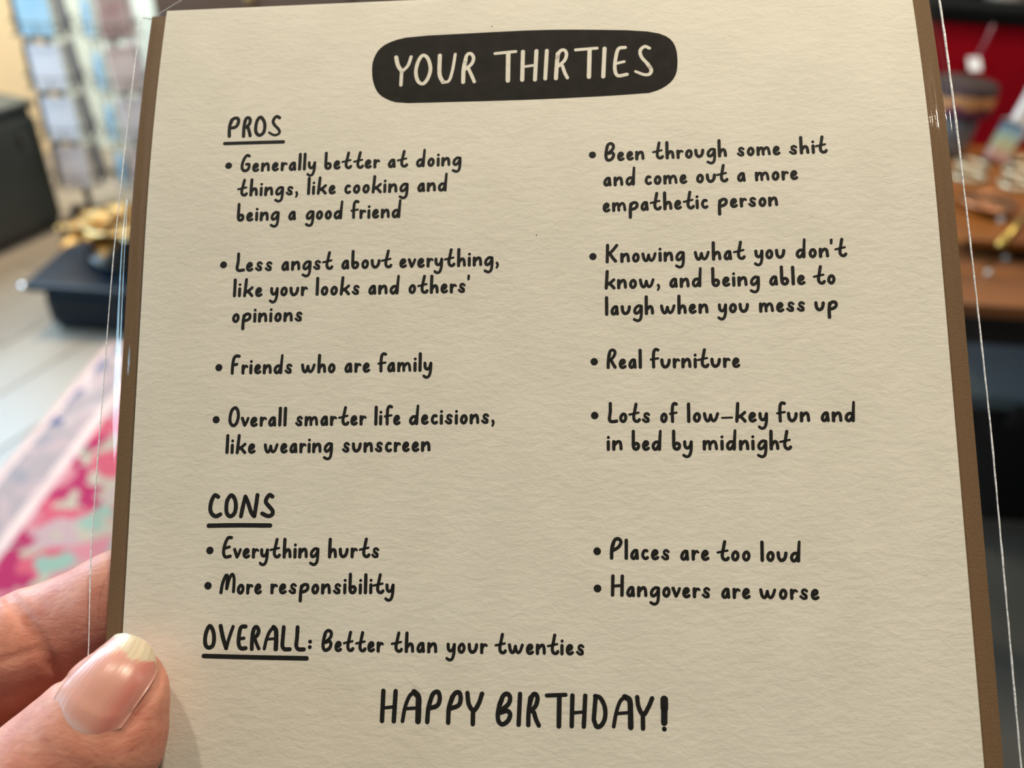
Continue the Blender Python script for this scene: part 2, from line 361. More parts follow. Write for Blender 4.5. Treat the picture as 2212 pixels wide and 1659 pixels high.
# ------------------------------------------------------------------ right-hand display table
OAK = mat('orange_brown_table_wood', (0.34, 0.125, 0.035), 0.40, coat=.0, var=(5, (0.20, 0.078, 0.026), .25, (.25, 2.5, 1)), bump=(30, .1, .001, (.2, 2, 1)))
BLACKM = mat('black_table_frame', (0.010, 0.009, 0.009), 0.4, bump=(30, .1, .001))
tb = thing('display_table', (1.35, 1.70, 0), 'orange-brown wooden display table with black frame right of the card', 'table')
for k in range(5): box('board', (-.0, -.344+k*.172, .737), (1.30, .168, .026), OAK, tb, bev=.003)
for sy in (-1, 1): box('apron', (0, sy*.40, .693), (1.20, .03, .06), BLACKM, tb)
for sx in (-1, 1): box('apron', (sx*.60, 0, .693), (.03, .80, .06), BLACKM, tb)
for sx in (-1, 1):
    for sy in (-1, 1): box('leg', (sx*.60, sy*.40, .331), (.045, .045, .662), BLACKM, tb, bev=.003)
RW = mat('amber_riser_wood', (0.30, 0.10, 0.010), 0.45, coat=.0, var=(6, (0.21, 0.065, 0.007), .25, (.3, 2.5, 1)))
rs = thing('riser', (1.37, 1.76, .75), 'raised amber wooden display board on the orange-brown table', 'riser')
box('board', (0, 0, .033), (1.05, .60, .018), RW, rs, bev=.003)
for sx in (-.48, 0, .48): box('foot', (sx, 0, .012), (.03, .50, .024), BLACKM, rs)
RZ = .792
# canister
can = thing('canister', (1.015, 1.995, RZ), 'grey canister with a dark purple and amber patterned lid on the riser', 'canister')
def canmat():
    M = mat('patterned_lid', (.10, .05, .07), .85, spec=.15); nt = M.node_tree; b = nt.nodes['Principled BSDF']
    tc = nt.nodes.new('ShaderNodeTexCoord'); v = nt.nodes.new('ShaderNodeTexNoise'); v.inputs['Scale'].default_value = 26
    sp = nt.nodes.new('ShaderNodeSeparateXYZ'); ad = nt.nodes.new('ShaderNodeMath'); ad.operation = 'MULTIPLY_ADD'; ad.inputs[1].default_value = .05
    mr = nt.nodes.new('ShaderNodeMapRange'); mr.inputs['From Min'].default_value = .115; mr.inputs['From Max'].default_value = .20
    r = nt.nodes.new('ShaderNodeValToRGB'); e = r.color_ramp.elements; e[0].position = 0; e[0].color = (.16, .05, .09, 1); e[1].position = 1; e[1].color = (.06, .045, .04, 1)
    for q, c in ((.30, (.16, .05, .09)), (.36, (.62, .30, .12)), (.56, (.60, .30, .12)), (.64, (.08, .05, .06))): k = e.new(q); k.color = (*c, 1)
    nt.links.new(tc.outputs['Object'], v.inputs['Vector']); nt.links.new(tc.outputs['Object'], sp.inputs[0]); nt.links.new(v.outputs[0], ad.inputs[0]); nt.links.new(sp.outputs['Z'], ad.inputs[2])
    nt.links.new(ad.outputs[0], mr.inputs[0]); nt.links.new(mr.outputs[0], r.inputs[0]); nt.links.new(r.outputs[0], b.inputs['Base Color']); return M
lathe('body', [(0, 0), (.048, 0), (.053, .006), (.055, .10), (0, .10)], mat('grey_tin', (.16, .17, .18), .35, .3, var=(14, (.30, .27, .27), .2)), can)
lathe('lid', [(0, .100), (.072, .100), (.074, .106), (.072, .160), (.066, .168), (0, .172)], canmat(), can)
# slanted boxes / cards
WHT = mat('white_card', (.85, .86, .86), .4, var=(20, (.78, .82, .84), .2))
def rainbow():
    M = bpy.data.materials.new('pastel_rainbow_print'); M.use_nodes = True; nt = M.node_tree; b = nt.nodes['Principled BSDF']; b.inputs['Roughness'].default_value = .4
    tc = nt.nodes.new('ShaderNodeTexCoord'); s = nt.nodes.new('ShaderNodeSeparateXYZ'); r = nt.nodes.new('ShaderNodeValToRGB'); mr = nt.nodes.new('ShaderNodeMapRange')
    mr.inputs['From Min'].default_value = -.01; mr.inputs['From Max'].default_value = .10
    els = r.color_ramp.elements
    for p, c in ((.0, (.78, .32, .28)), (.3, (.80, .50, .40)), (.5, (.74, .78, .42)), (.7, (.50, .74, .66)), (.85, (.25, .46, .72)), (1., (.08, .18, .20))):
        e = els.new(p) if p not in (0., 1.) else els[0 if p == 0 else len(els)-1]; e.color = (*c, 1)
    nt.links.new(tc.outputs['Object'], s.inputs[0]); nt.links.new(s.outputs['Z'], mr.inputs[0]); nt.links.new(mr.outputs[0], r.inputs[0]); nt.links.new(r.outputs[0], b.inputs['Base Color']); return M
q_ = on_z(2143, 352, RZ)
rb = thing('card_box', (q_[0], q_[1], RZ), 'small upright box with pastel rainbow stripes on the riser', 'box', rot=(math.radians(-18), math.radians(17), math.radians(-6)))
box('body', (.0, 0, .050), (.048, .030, .088), rainbow(), rb, bev=.003)
box('lid', (0, 0, .098), (.050, .032, .008), WHT, rb, bev=.002)
q_ = on_z(2184, 300, RZ)
wbx = thing('white_box', (q_[0], q_[1], RZ), 'narrow white box standing behind the rainbow box on the riser', 'box', rot=(math.radians(-18), math.radians(17), math.radians(-6)))
box('body', (0, 0, .060), (.044, .028, .118), WHT, wbx, bev=.003); box('lid', (0, 0, .124), (.046, .030, .010), WHT, wbx, bev=.002)
pk = thing('pouch', (1.185, 1.74, RZ), 'purple and pink cloth pouch at the right frame edge on the riser', 'pouch')
lathe('body', [(0, 0), (.05, .0), (.062, .02), (.06, .06), (.035, .09), (.02, .10), (.03, .115), (0, .112)], mat('pink_purple_cloth', (.40, .05, .12), .8, var=(16, (.10, .07, .20), .08), bump=(60, .5, .004)), pk, 24)
tube('drawstring', ring_pts((0, 0, .098), .024), .003, mat('pale_cord', (.6, .5, .42), .8, bump=(300, .3, .001)), pk, 6, True)
# brass bangles
bang_me = None
BP = [(2092, 380, .0, 'lowest pale brass bangle lying nearest the card edge on the riser'), (2100, 355, .006, 'pale brass bangle just behind the one nearest the card'),
      (2196, 398, .0, 'pale brass bangle lying flat at the right frame edge'), (2204, 372, .012, 'pale brass bangle stacked behind, at the right frame edge'), (2206, 352, .012, 'beige bangle under the pink pouch')]
PALEB = mat('pale_brass_bangle', (.62, .57, .40), .3, .6, bump=(200, .1, .001))
for (x, y, dz, lb) in BP:
    p = on_z(x, y, RZ+.006)
    t_ = thing('bangle', (p[0], p[1], RZ+.0055), lb, 'bangle', 'pale brass bangles on the riser')
    if bang_me is None:
        o = tube('band', ring_pts((0, 0, 0), .034), .0052, PALEB, t_, 10, True); bang_me = o.data
    else:
        o = bpy.data.objects.new('band', bang_me); COL.objects.link(o); o.parent = t_
COP = mat('copper_dish', (.70, .36, .20), .32, 1.0, bump=(40, .15, .002))
p = on_z(2128, 455, RZ)
cd = thing('dish', (p[0], p[1], RZ), 'small copper dish on the front of the riser', 'dish')
lathe('bowl', [(0, 0), (.028, 0), (.030, .004), (.052, .018), (.055, .020), (.053, .023), (.028, .008), (0, .007)], COP, cd)
lathe('rim_bead', [(.055, .018), (.058, .021), (.055, .024), (.052, .021), (.055, .018)], COP, cd)
a, b_ = on_z(2160, 530, RZ+.008), on_z(2245, 430, RZ+.008)
st = thing('brass_rod', tuple((a+b_)/2), 'yellow brass rod lying diagonally on the riser', 'rod')
dlt = Vector((b_-a)/2); tube('shaft', [-dlt, dlt*.9], .0065, mat('yellow_brass', (.62, .47, .13), .3, .8, bump=(100, .1, .001)), st, 12)
tube('tip', [dlt*.9, dlt], [.009, .004], COP, st, 12)
GL = mat('clear_glass_bead', (.75, .68, .60), .12, .0, 1.0, var=(60, (.6, .55, .5), .2))
for x, y, h, lb in ((2163, 474, RZ, 'tiny glass bead on the riser beside the brass rod'), (2136, 588, .75, 'tiny glass bead on the table in front of the riser'), (2174, 556, .75, 'tiny glass bead on the table at the riser edge')):
    p = on_z(x, y, h+.006); t_ = thing('glass_bead', (p[0], p[1], h), lb, 'bead', 'tiny glass beads on the display table')
    lathe('bead', [(0, 0), (.004, .0008), (.0062, .004), (.0062, .007), (.003, .0105), (0, .011)], GL, t_, 20)
    lathe('bead_cap', [(0, .0105), (.0022, .0108), (.002, .0125), (0, .013)], BRASS, t_, 12)
# slate-topped trunk under the table
SL = mat('slate_blue_lid', (0.17, 0.205, 0.215), .5, bump=(12, .2, .004), var=(4, (0.12, 0.155, 0.165), .3))
tk = thing('trunk', (1.42, 1.79, 0), 'black storage trunk with slate blue lid under the display table', 'trunk')
box('body', (0, 0, .175), (.96, .50, .35), BLACKM, tk, bev=.004); box('lid', (0, 0, .37), (.98, .53, .035), SL, tk, bev=.008)
for sx in (-.25, .25): box('latch', (sx, -.262, .34), (.04, .012, .06), mat('dull_latch', (.08, .08, .08), .4, .8), tk, bev=.002)
mt = thing('dark_floor_sheet', (1.50, .85, 0), 'charcoal grey sheet on the floor at the lower right beyond the card', 'mat')  # dark grey sheet laid over the floor boards
box('pad', (0, 0, .004), (1.10, 1.36, .008), mat('charcoal_sheet_finish', (.055, .055, .050), .9, var=(5, (.085, .078, .064), .25), bump=(200, .5, .002)), mt, bev=.002)
box('border', (0, -.66, .0065), (1.10, .04, .013), BLACKM, mt, bev=.002)
# red velvet armchair
VEL = mat('red_velvet', (0.46, 0.004, 0.014), .9, spec=.1, var=(7, (0.34, 0.003, 0.012), .25), bump=(14, .3, .006))
ch = thing('armchair', (1.42, 2.58, 0), 'red velvet armchair behind the display table with a white price tag', 'armchair')
box('backrest', (0, -.16, .70), (.92, .14, .66), VEL, ch, bev=.02)
box('top_rail', (0, -.155, 1.045), (.94, .17, .04), mat('matt_black_rail', (.006, .007, .007), .9, spec=.1, bump=(30, .1, .001)), ch, bev=.008)
box('seat', (0, .16, .33), (.78, .56, .22), VEL, ch, bev=.04)
for sx in (-1, 1): box('arm', (sx*.41, .16, .42), (.13, .58, .40), VEL, ch, bev=.04)
for sx in (-1, 1):
    for sy in (-1, 1): box('leg', (sx*.38, .1+sy*.28, .11), (.05, .05, .22), DRESS, ch, bev=.004)
tp = on_y(2105, 137, 2.335); tq = on_y(2146, 52, 2.335)
tg = thing('price_tag', tuple(tp), 'white price tag hanging on a string from the red armchair', 'tag')
Mtag = Matrix.Rotation(math.radians(-4), 3, 'Y') @ Matrix.Rotation(math.radians(-50), 3, 'X')
box('tag_card', (0, 0, 0), (.034, .0012, .046), WHT, tg, rot=Mtag, bev=.0)
tube('string', [(0.0, 0, .02), ((tq[0]-tp[0])*.5, -.002, (tq[2]-tp[2])*.5), (tq[0]-tp[0], .0, tq[2]-tp[2])], .0030, mat('pink_grey_string', (.42, .22, .24), .8, bump=(300, .3, .001)), tg, 6)
# dark shelf behind the armchair with two small things
sf = thing('shelf_unit', (1.62, 3.45, 0), 'dark green-black shelf unit behind the red armchair at top right', 'shelf')
box('back_panel', (0, .16, .60), (1.20, .02, 1.16), DARKGREEN, sf)
for sx in (-1, 1): box('side_panel', (sx*.60, 0, .60), (.025, .34, 1.20), DARKGREEN, sf)
for z in (.10, .46, .82, 1.19): box('shelf', (0, 0, z), (1.18, .34, .022), DARKGREEN, sf)
for x, y, nm, lb, c, prof in ((2180, 22, 'vase', 'grey-beige ribbed vase on the dark shelf at top right', (.34, .31, .26), [(0, 0), (.05, 0), (.075, .06), (.07, .14), (.03, .19), (.036, .22), (0, .215)]),
                       (2192, 45, 'dish_stack', 'small white figurine dish on the dark shelf at top right', (.78, .80, .80), [(0, 0), (.02, 0), (.016, .012), (.03, .022), (.034, .04), (.02, .055), (0, .05)])):
    p = on_y(x, y, 3.36 if nm == 'vase' else 3.31)
    zz = .831
    t_ = thing('vase' if nm == 'vase' else 'small_dish', (p[0]+(.0 if nm == 'vase' else .03), 3.42 if nm == 'vase' else 3.33, zz), lb, 'vase' if nm == 'vase' else 'dish')
    lathe('body', prof, mat(nm+'_glaze', c, .5, var=(20, tuple(v*.8 for v in c), .2)), t_, 24)
    lathe('foot_ring', [(0, 0), (prof[1][0]*.9, 0), (prof[1][0]*.95, .004), (0, .005)], DARKGREEN, t_, 24)
# ================================================================== THE GREETING CARD (millimetres in its own frame)
CRm = np.array([[0.9981825937, -0.0080987081, -0.0597153286], [0.0162097014, 0.9904903437, 0.1366240164], [0.0580409783, -0.1373436926, 0.9888214980]])
CT = np.array([3.11, .0504, -125.5818])
WR = CAMROT @ CRm; WT = EYE + CAMROT @ CT * .001
CMAT = Matrix([[*(WR[i]*.001), WT[i]] for i in range(3)] + [[0, 0, 0, 1]])
def bend(v): return -0.0016*np.maximum(0, np.asarray(v, float)-24)**2
def px2card(x, y, z0=0.0):
    d = np.array([x-IMW/2, -(y-IMH/2), -FPX])/FPX; n = CRm[:, 2]; z = 0.0
    for _ in range(12):
        o = CT + n*(z+z0); s = (n @ o)/(n @ d); q = CRm.T @ (s*d-CT); z = float(bend(q[1]))
    return np.array([q[0], q[1]])
def cpos(u, v, z): return (u, v, z)
def cthing(name, label, cat):
    o = bpy.data.objects.new(name, None); COL.objects.link(o); o.matrix_world = CMAT; o.empty_display_size = 5
    return tag(o, label, cat)
def paper_mat(name, color, c2, b1=1.0):
    M = bpy.data.materials.new(name); M.use_nodes = True; nt = M.node_tree; N = nt.nodes.new; Lk = nt.links.new; b = nt.nodes['Principled BSDF']
    b.inputs['Roughness'].default_value = .85; b.inputs['Specular IOR Level'].default_value = .25
    tc = N('ShaderNodeTexCoord'); mp = N('ShaderNodeMapping'); mp.inputs['Scale'].default_value = (.52, .98, 1); mp.inputs['Rotation'].default_value = (0, 0, -.06); Lk(tc.outputs['Object'], mp.inputs[0])
    n1 = N('ShaderNodeTexNoise'); n1.inputs['Scale'].default_value = .80; n1.inputs['Detail'].default_value = 4; n1.inputs['Roughness'].default_value = .66; n1.inputs['Distortion'].default_value = .25; Lk(mp.outputs[0], n1.inputs['Vector'])
    n2 = N('ShaderNodeTexNoise'); n2.inputs['Scale'].default_value = .10; n2.inputs['Detail'].default_value = 2; Lk(tc.outputs['Object'], n2.inputs['Vector'])
    n3 = N('ShaderNodeTexNoise'); n3.inputs['Scale'].default_value = 7; n3.inputs['Detail'].default_value = 2; Lk(tc.outputs['Object'], n3.inputs['Vector'])
    add = N('ShaderNodeMath'); add.operation = 'MULTIPLY_ADD'; add.inputs[1].default_value = .09; Lk(n3.outputs[0], add.inputs[0]); Lk(n1.outputs[0], add.inputs[2])
    bp = N('ShaderNodeBump'); bp.inputs['Strength'].default_value = b1; bp.inputs['Distance'].default_value = .00030; Lk(add.outputs[0], bp.inputs['Height']); Lk(bp.outputs[0], b.inputs['Normal'])
    rp = N('ShaderNodeValToRGB'); rp.color_ramp.elements[0].position = .35; rp.color_ramp.elements[1].position = .65
    rp.color_ramp.elements[0].color = (*color, 1); rp.color_ramp.elements[1].color = (*c2, 1)
    Lk(n2.outputs[0], rp.inputs[0]); Lk(rp.outputs[0], b.inputs['Base Color']); return M
PAPER = paper_mat('cream_felt_card', (.80, .765, .665), (.84, .80, .70), .36)
KRAFT = mat('kraft_envelope_paper', (.165, .100, .052), .8, spec=.2, var=(3.2, (.215, .135, .074), .28), bump=(3.0, .25, .0002))
INK = mat('black_letterpress_ink', (.012, .011, .010), .7, spec=.25, bump=(3, .3, .0001))
PILL = mat('charcoal_badge_ink', (.017, .015, .012), .8, spec=.1, var=(.5, (.028, .025, .021), .25), bump=(3, .3, .0001))
VTOP = float(px2card(600, 13)[1]); VBOT = VTOP-177.8
def sheet(name, u0, u1, v0, v1, z, th, M, parent, nu=12, nv=90, extra=None):
    us = np.linspace(u0, u1, nu+1); vs = np.linspace(v0, v1, nv+1); P = []; Fc = []
    for side in (0, 1):
        for v in vs:
            for u in us:
                zz = z + float(bend(v)) - th*side + (extra(u, v) if extra else 0)
                P.append((u, v, zz))
    n1 = (nu+1)*(nv+1)
    idx = lambda s, j, i: s*n1+j*(nu+1)+i
    for j in range(nv):
        for i in range(nu):
            Fc.append((idx(0, j, i), idx(0, j, i+1), idx(0, j+1, i+1), idx(0, j+1, i)))
            Fc.append((idx(1, j, i), idx(1, j+1, i), idx(1, j+1, i+1), idx(1, j, i+1)))
    for i in range(nu):
        Fc.append((idx(0, 0, i), idx(1, 0, i), idx(1, 0, i+1), idx(0, 0, i+1))); Fc.append((idx(0, nv, i), idx(0, nv, i+1), idx(1, nv, i+1), idx(1, nv, i)))
    for j in range(nv):
        Fc.append((idx(0, j, 0), idx(0, j+1, 0), idx(1, j+1, 0), idx(1, j, 0))); Fc.append((idx(0, j, nu), idx(1, j, nu), idx(1, j+1, nu), idx(0, j+1, nu)))
    return from_data(name, P, Fc, M, parent)
card = cthing('greeting_card', 'cream greeting card with black handwritten lettering headed YOUR THIRTIES', 'card')
sheet('front_panel', -63.5, 63.5, VBOT, VTOP, 0, .42, PAPER, card)
sheet('back_panel', -63.5, 63.5, VBOT, VTOP, -.62, .42, PAPER, card)
env = cthing('envelope', 'brown kraft envelope behind the cream greeting card', 'envelope')
ET = float(px2card(318, 40, -2)[1])
sheet('front_face', -67.0, 67.0, ET-184, ET, -1.6, .18, KRAFT, env)
sheet('back_face', -67.0, 67.0, ET-184, ET, -2.1, .18, KRAFT, env)
# ------------------------------------------------------------------ brush lettering
def crom(P, closed=False, step=.12):
    P = [np.array(p, float) for p in P]
    if len(P) == 2 and not closed:
        n = max(2, int(np.linalg.norm(P[1]-P[0])/(step*3))); return [P[0]+(P[1]-P[0])*i/n for i in range(n+1)]
    out = []; N = len(P); rng = range(N) if closed else range(N-1)
    for i in rng:
        if closed: a, b, c, d = P[(i-1) % N], P[i], P[(i+1) % N], P[(i+2) % N]
        else:
            b, c = P[i], P[i+1]; a = P[i-1] if i else 2*b-c; d = P[i+2] if i+2 < N else 2*c-b
        n = max(2, int(np.linalg.norm(c-b)/step))
        for k in range(n):
            t = k/n; out.append(.5*((2*b)+(-a+c)*t+(2*a-5*b+4*c-d)*t*t+(-a+3*b-3*c+d)*t**3))
    if not closed: out.append(P[-1])
    return out
RNG = np.random.RandomState(3)
class Ink:
    def __init__(s): s.V = []; s.F = []
    def stroke(s, pts, r, closed=False, z=.022, r1=None):
        """pts in card mm; r start radius, r1 end radius"""
        C_ = crom(pts, closed); n = len(C_); r1 = r if r1 is None else r1
        base = len(s.V); w = RNG.uniform(-1, 1, n); w = np.convolve(np.r_[w, w, w], np.ones(3)/3, 'same')[n:2*n]
        for i, p in enumerate(C_):
            a = C_[(i-1) % n] if closed or i else p; b = C_[(i+1) % n] if closed or i < n-1 else p
            t = b-a; t = t/(np.linalg.norm(t)+1e-9); nn = np.array([-t[1], t[0]])
            rr = (r+(r1-r)*i/max(1, n-1))*(1+.035*w[i])
            for sg in (-1, 1):
                q = p+nn*rr*sg; s.V.append((q[0], q[1], float(bend(q[1]))+z))
        for i in range(n if closed else n-1):
            j = (i+1) % n; s.F.append((base+2*i, base+2*j, base+2*j+1, base+2*i+1))
        if not closed:
            s.disc(C_[0], r, z+.001); s.disc(C_[-1], r1, z+.001)
    def disc(s, p, r, z=.022, n=16):
        base = len(s.V)
        for k in range(n):
            a = 2*math.pi*k/n; rr = r*(1+.03*RNG.uniform(-1, 1)); x, y = p[0]+rr*math.cos(a), p[1]+rr*math.sin(a); s.V.append((x, y, float(bend(y))+z))
        s.F.append(tuple(range(base, base+n)))
    def build(s, name, M, parent, label=None):
        o = from_data(name, s.V, s.F, M, parent)
        if label: o['label'] = label
        return o
UX, UY = .00868, .00948
R0_ = 29
# glyph: width, list of strokes ; a stroke = (radius, [points]) or (radius, [points], 'c' closed) or (r0,[..],r1)
n_arch = [(38, 95), (70, 135), (103, 153), (125, 140), (135, 95), (138, 35)]
G = {
 'l': (62, [(29, [(32, 308), (31, 170), (29, 31)])]),
 'i': (62, [(28, [(31, 151), (30, 31)]), (25, [(33, 222), (33.5, 223)])]),
 'n': (168, [(29, [(30, 150), (28, 30)]), (27, n_arch)]),
 'h': (160, [(29, [(35, 308), (31, 170), (30, 30)]), (27, [(40, 90), (68, 130), (96, 146), (118, 128), (127, 85), (130, 35)])]),
 'm': (250, [(28, [(30, 150), (29, 30)]), (25, [(38, 95), (62, 135), (86, 152), (107, 140), (113, 95), (115, 32)]), (25, [(122, 100), (150, 138), (176, 152), (200, 138), (212, 95), (218, 35)])]),
 'r': (135, [(28, [(30, 150), (31, 30)]), (26, [(40, 100), (62, 138), (86, 151), (108, 134)], 20)]),
 'a': (148, [(27, [(108, 148), (80, 152), (48, 120), (30, 75), (38, 38), (62, 28), (92, 55), (112, 120)]), (27, [(108, 148), (112, 90), (118, 31)])]),
 'o': (140, [(27, [(76, 152), (46, 130), (30, 85), (40, 45), (70, 28), (98, 50), (111, 92), (102, 134)], 'c')]),
 'e': (137, [(26, [(36, 80), (72, 92), (100, 120), (90, 148), (62, 152), (36, 120), (28, 75), (42, 38), (74, 27), (110, 46)])]),
 'c': (130, [(26, [(97, 148), (66, 156), (40, 125), (30, 78), (50, 38), (80, 28), (104, 44)])]),
 's': (145, [(22, [(118, 140), (86, 162), (52, 142), (60, 104), (102, 70), (102, 36), (64, 27), (24, 58)], 22), (26, [(60, 104), (102, 70), (102, 36)])]),
 't': (205, [(27, [(130, 308), (108, 200), (90, 110), (98, 55), (130, 30), (162, 36), (178, 58)]), (19, [(22, 141), (60, 149), (105, 159), (168, 172)])]),
 'y': (150, [(27, [(27, 148), (32, 78), (62, 48), (104, 72), (126, 142)]), (27, [(126, 145), (121, 20), (94, -70), (46, -90), (8, -66)], 24)]),
 'g': (170, [(26, [(140, 150), (95, 158), (45, 115), (32, 60), (58, 30), (110, 64), (142, 128)]), (27, [(142, 150), (141, 40), (124, -62), (76, -94), (20, -70)], 24)]),
 'd': (180, [(27, [(120, 140), (80, 145), (40, 112), (30, 65), (48, 33), (76, 30), (108, 65), (134, 120)]), (23, [(155, 322), (143, 180), (133, 31)], 29)]),
 'b': (145, [(28, [(32, 316), (30, 180), (29, 80), (45, 38), (78, 28), (108, 50), (115, 90), (95, 120), (62, 118), (36, 92)])]),
 'k': (185, [(28, [(55, 310), (44, 170), (32, 29)]), (25, [(160, 168), (108, 122), (58, 88)]), (27, [(88, 112), (125, 68), (160, 28)])]),
 'f': (160, [(27, [(138, 312), (100, 322), (70, 275), (62, 160), (63, 31)]), (19, [(20, 154), (65, 162), (138, 172)])]),
 'p': (182, [(29, [(50, 135), (37, 40), (33, -95)]), (27, [(46, 105), (75, 148), (115, 160), (150, 142), (150, 92), (112, 56), (52, 40)])]),
 'u': (175, [(28, [(28, 148), (36, 72), (72, 31), (116, 50), (138, 95), (146, 144)])]),
 'v': (154, [(28, [(28, 150), (72, 34)]), (24, [(127, 149), (106, 90), (76, 34)])]),
 'w': (262, [(27, [(27, 150), (44, 66), (74, 32), (104, 58), (124, 128)]), (25, [(122, 124), (142, 56), (168, 32), (204, 66), (234, 150)])]),
 ',': (66, [(24, [(32, 58), (44, 22), (26, -22)], 18)]),
 "'": (58, [(25, [(31, 300), (27, 245)], 21)]),
 '-': (194, [(16, [(18, 84), (100, 86), (176, 88)])]),
 'G': (190, [(28, [(152, 305), (115, 320), (68, 265), (34, 155), (40, 66), (90, 29), (145, 58), (160, 120), (156, 152), (112, 152)])]),
 'B': (203, [(28, [(60, 270), (36, 170), (32, 90), (50, 40), (90, 28), (146, 62), (168, 125), (138, 168), (74, 150)]), (27, [(40, 200), (68, 300), (120, 333), (166, 305), (165, 245), (122, 192), (66, 152)])]),
 'L': (178, [(28, [(52, 322), (50, 190), (34, 72), (56, 32), (98, 28), (150, 36)])]),
 'K': (230, [(28, [(44, 314), (38, 180), (30, 31)]), (26, [(200, 310), (120, 215), (56, 160)]), (28, [(74, 180), (120, 104), (172, 40)])]),
 'F': (172, [(28, [(146, 318), (98, 324), (56, 290), (38, 210), (31, 110), (31, 31)]), (25, [(36, 166), (112, 182)])]),
 'R': (180, [(28, [(58, 270), (36, 150), (30, 31)]), (26, [(40, 210), (68, 300), (115, 320), (150, 282), (124, 210), (68, 152)]), (28, [(76, 158), (112, 90), (146, 34)])]),
 'O': (205, [(28, [(116, 328), (62, 290), (34, 190), (36, 90), (84, 29), (140, 60), (172, 170), (158, 280)], 'c')]),
 'E': (185, [(28, [(158, 345), (100, 338), (52, 240), (32, 110), (66, 36), (148, 46)]), (24, [(34, 168), (130, 196)])]),
 'M': (282, [(28, [(31, 36), (54, 180), (110, 310), (138, 285), (133, 180), (130, 100)]), (26, [(133, 110), (170, 255), (216, 326), (250, 275), (254, 160), (250, 50)])]),
 'P': (207, [(29, [(62, 275), (36, 180), (31, 31)]), (28, [(46, 200), (82, 312), (145, 330), (180, 280), (138, 200), (52, 150)])]),
 'H': (218, [(29, [(41, 325), (34, 34)]), (29, [(188, 325), (180, 34)]), (24, [(36, 170), (182, 181)])]),
}
def gap(a, b):
    g = 24
    if b == 't': g = 8 if a not in 'lihgu' else -8
    elif a == 't': g = 10 if b != 'h' else 22
    elif a == 'r': g = 4
    elif a == 'f': g = 6
    elif b == ',': g = 22
    elif b == "'": g = 14
    elif a == "'": g = -40
    elif a == 'w' and b == '-': g = 18
    elif b == 'y' and a != 'l': g = 22
    if a == 'v' or b == 'v': g = 8
    if a in 'LE' : g = 10
    if a == 'r' and b in 'aeoi': g = 8
    return g
def word(ink, s, x0, x1, base):
    """place a word between two measured points of the photo's frame, on the card"""
    (bx0, by0), (bx1, by1) = base
    yb = lambda x: by0+(by1-by0)*(x-bx0)/(bx1-bx0)
    p0 = px2card(x0, yb(x0)); p1 = px2card(x1, yb(x1)); dv = p1-p0; L = np.linalg.norm(dv); d = dv/L; up = np.array([-d[1], d[0]])
    tot = 0; offs = []
    for i, c in enumerate(s):
        if i: tot += gap(s[i-1], c)
        offs.append(tot); tot += G[c][0]
    k = L/(tot*UX)
    for c, o in zip(s, offs):
        jx, jy = RNG.uniform(-.015, .015), RNG.uniform(-.02, .02)
        for st in G[c][1]:
            pts = [p0 + d*((o+x)*UX*k+jx) + up*(y*UY+jy) for x, y in st[1]]
            closed = len(st) > 2 and st[2] == 'c'; r1 = st[2] if len(st) > 2 and st[2] != 'c' else None
            ink.stroke(pts, st[0]*.0090*1.02, closed, r1=None if r1 is None else r1*.0090*1.02)
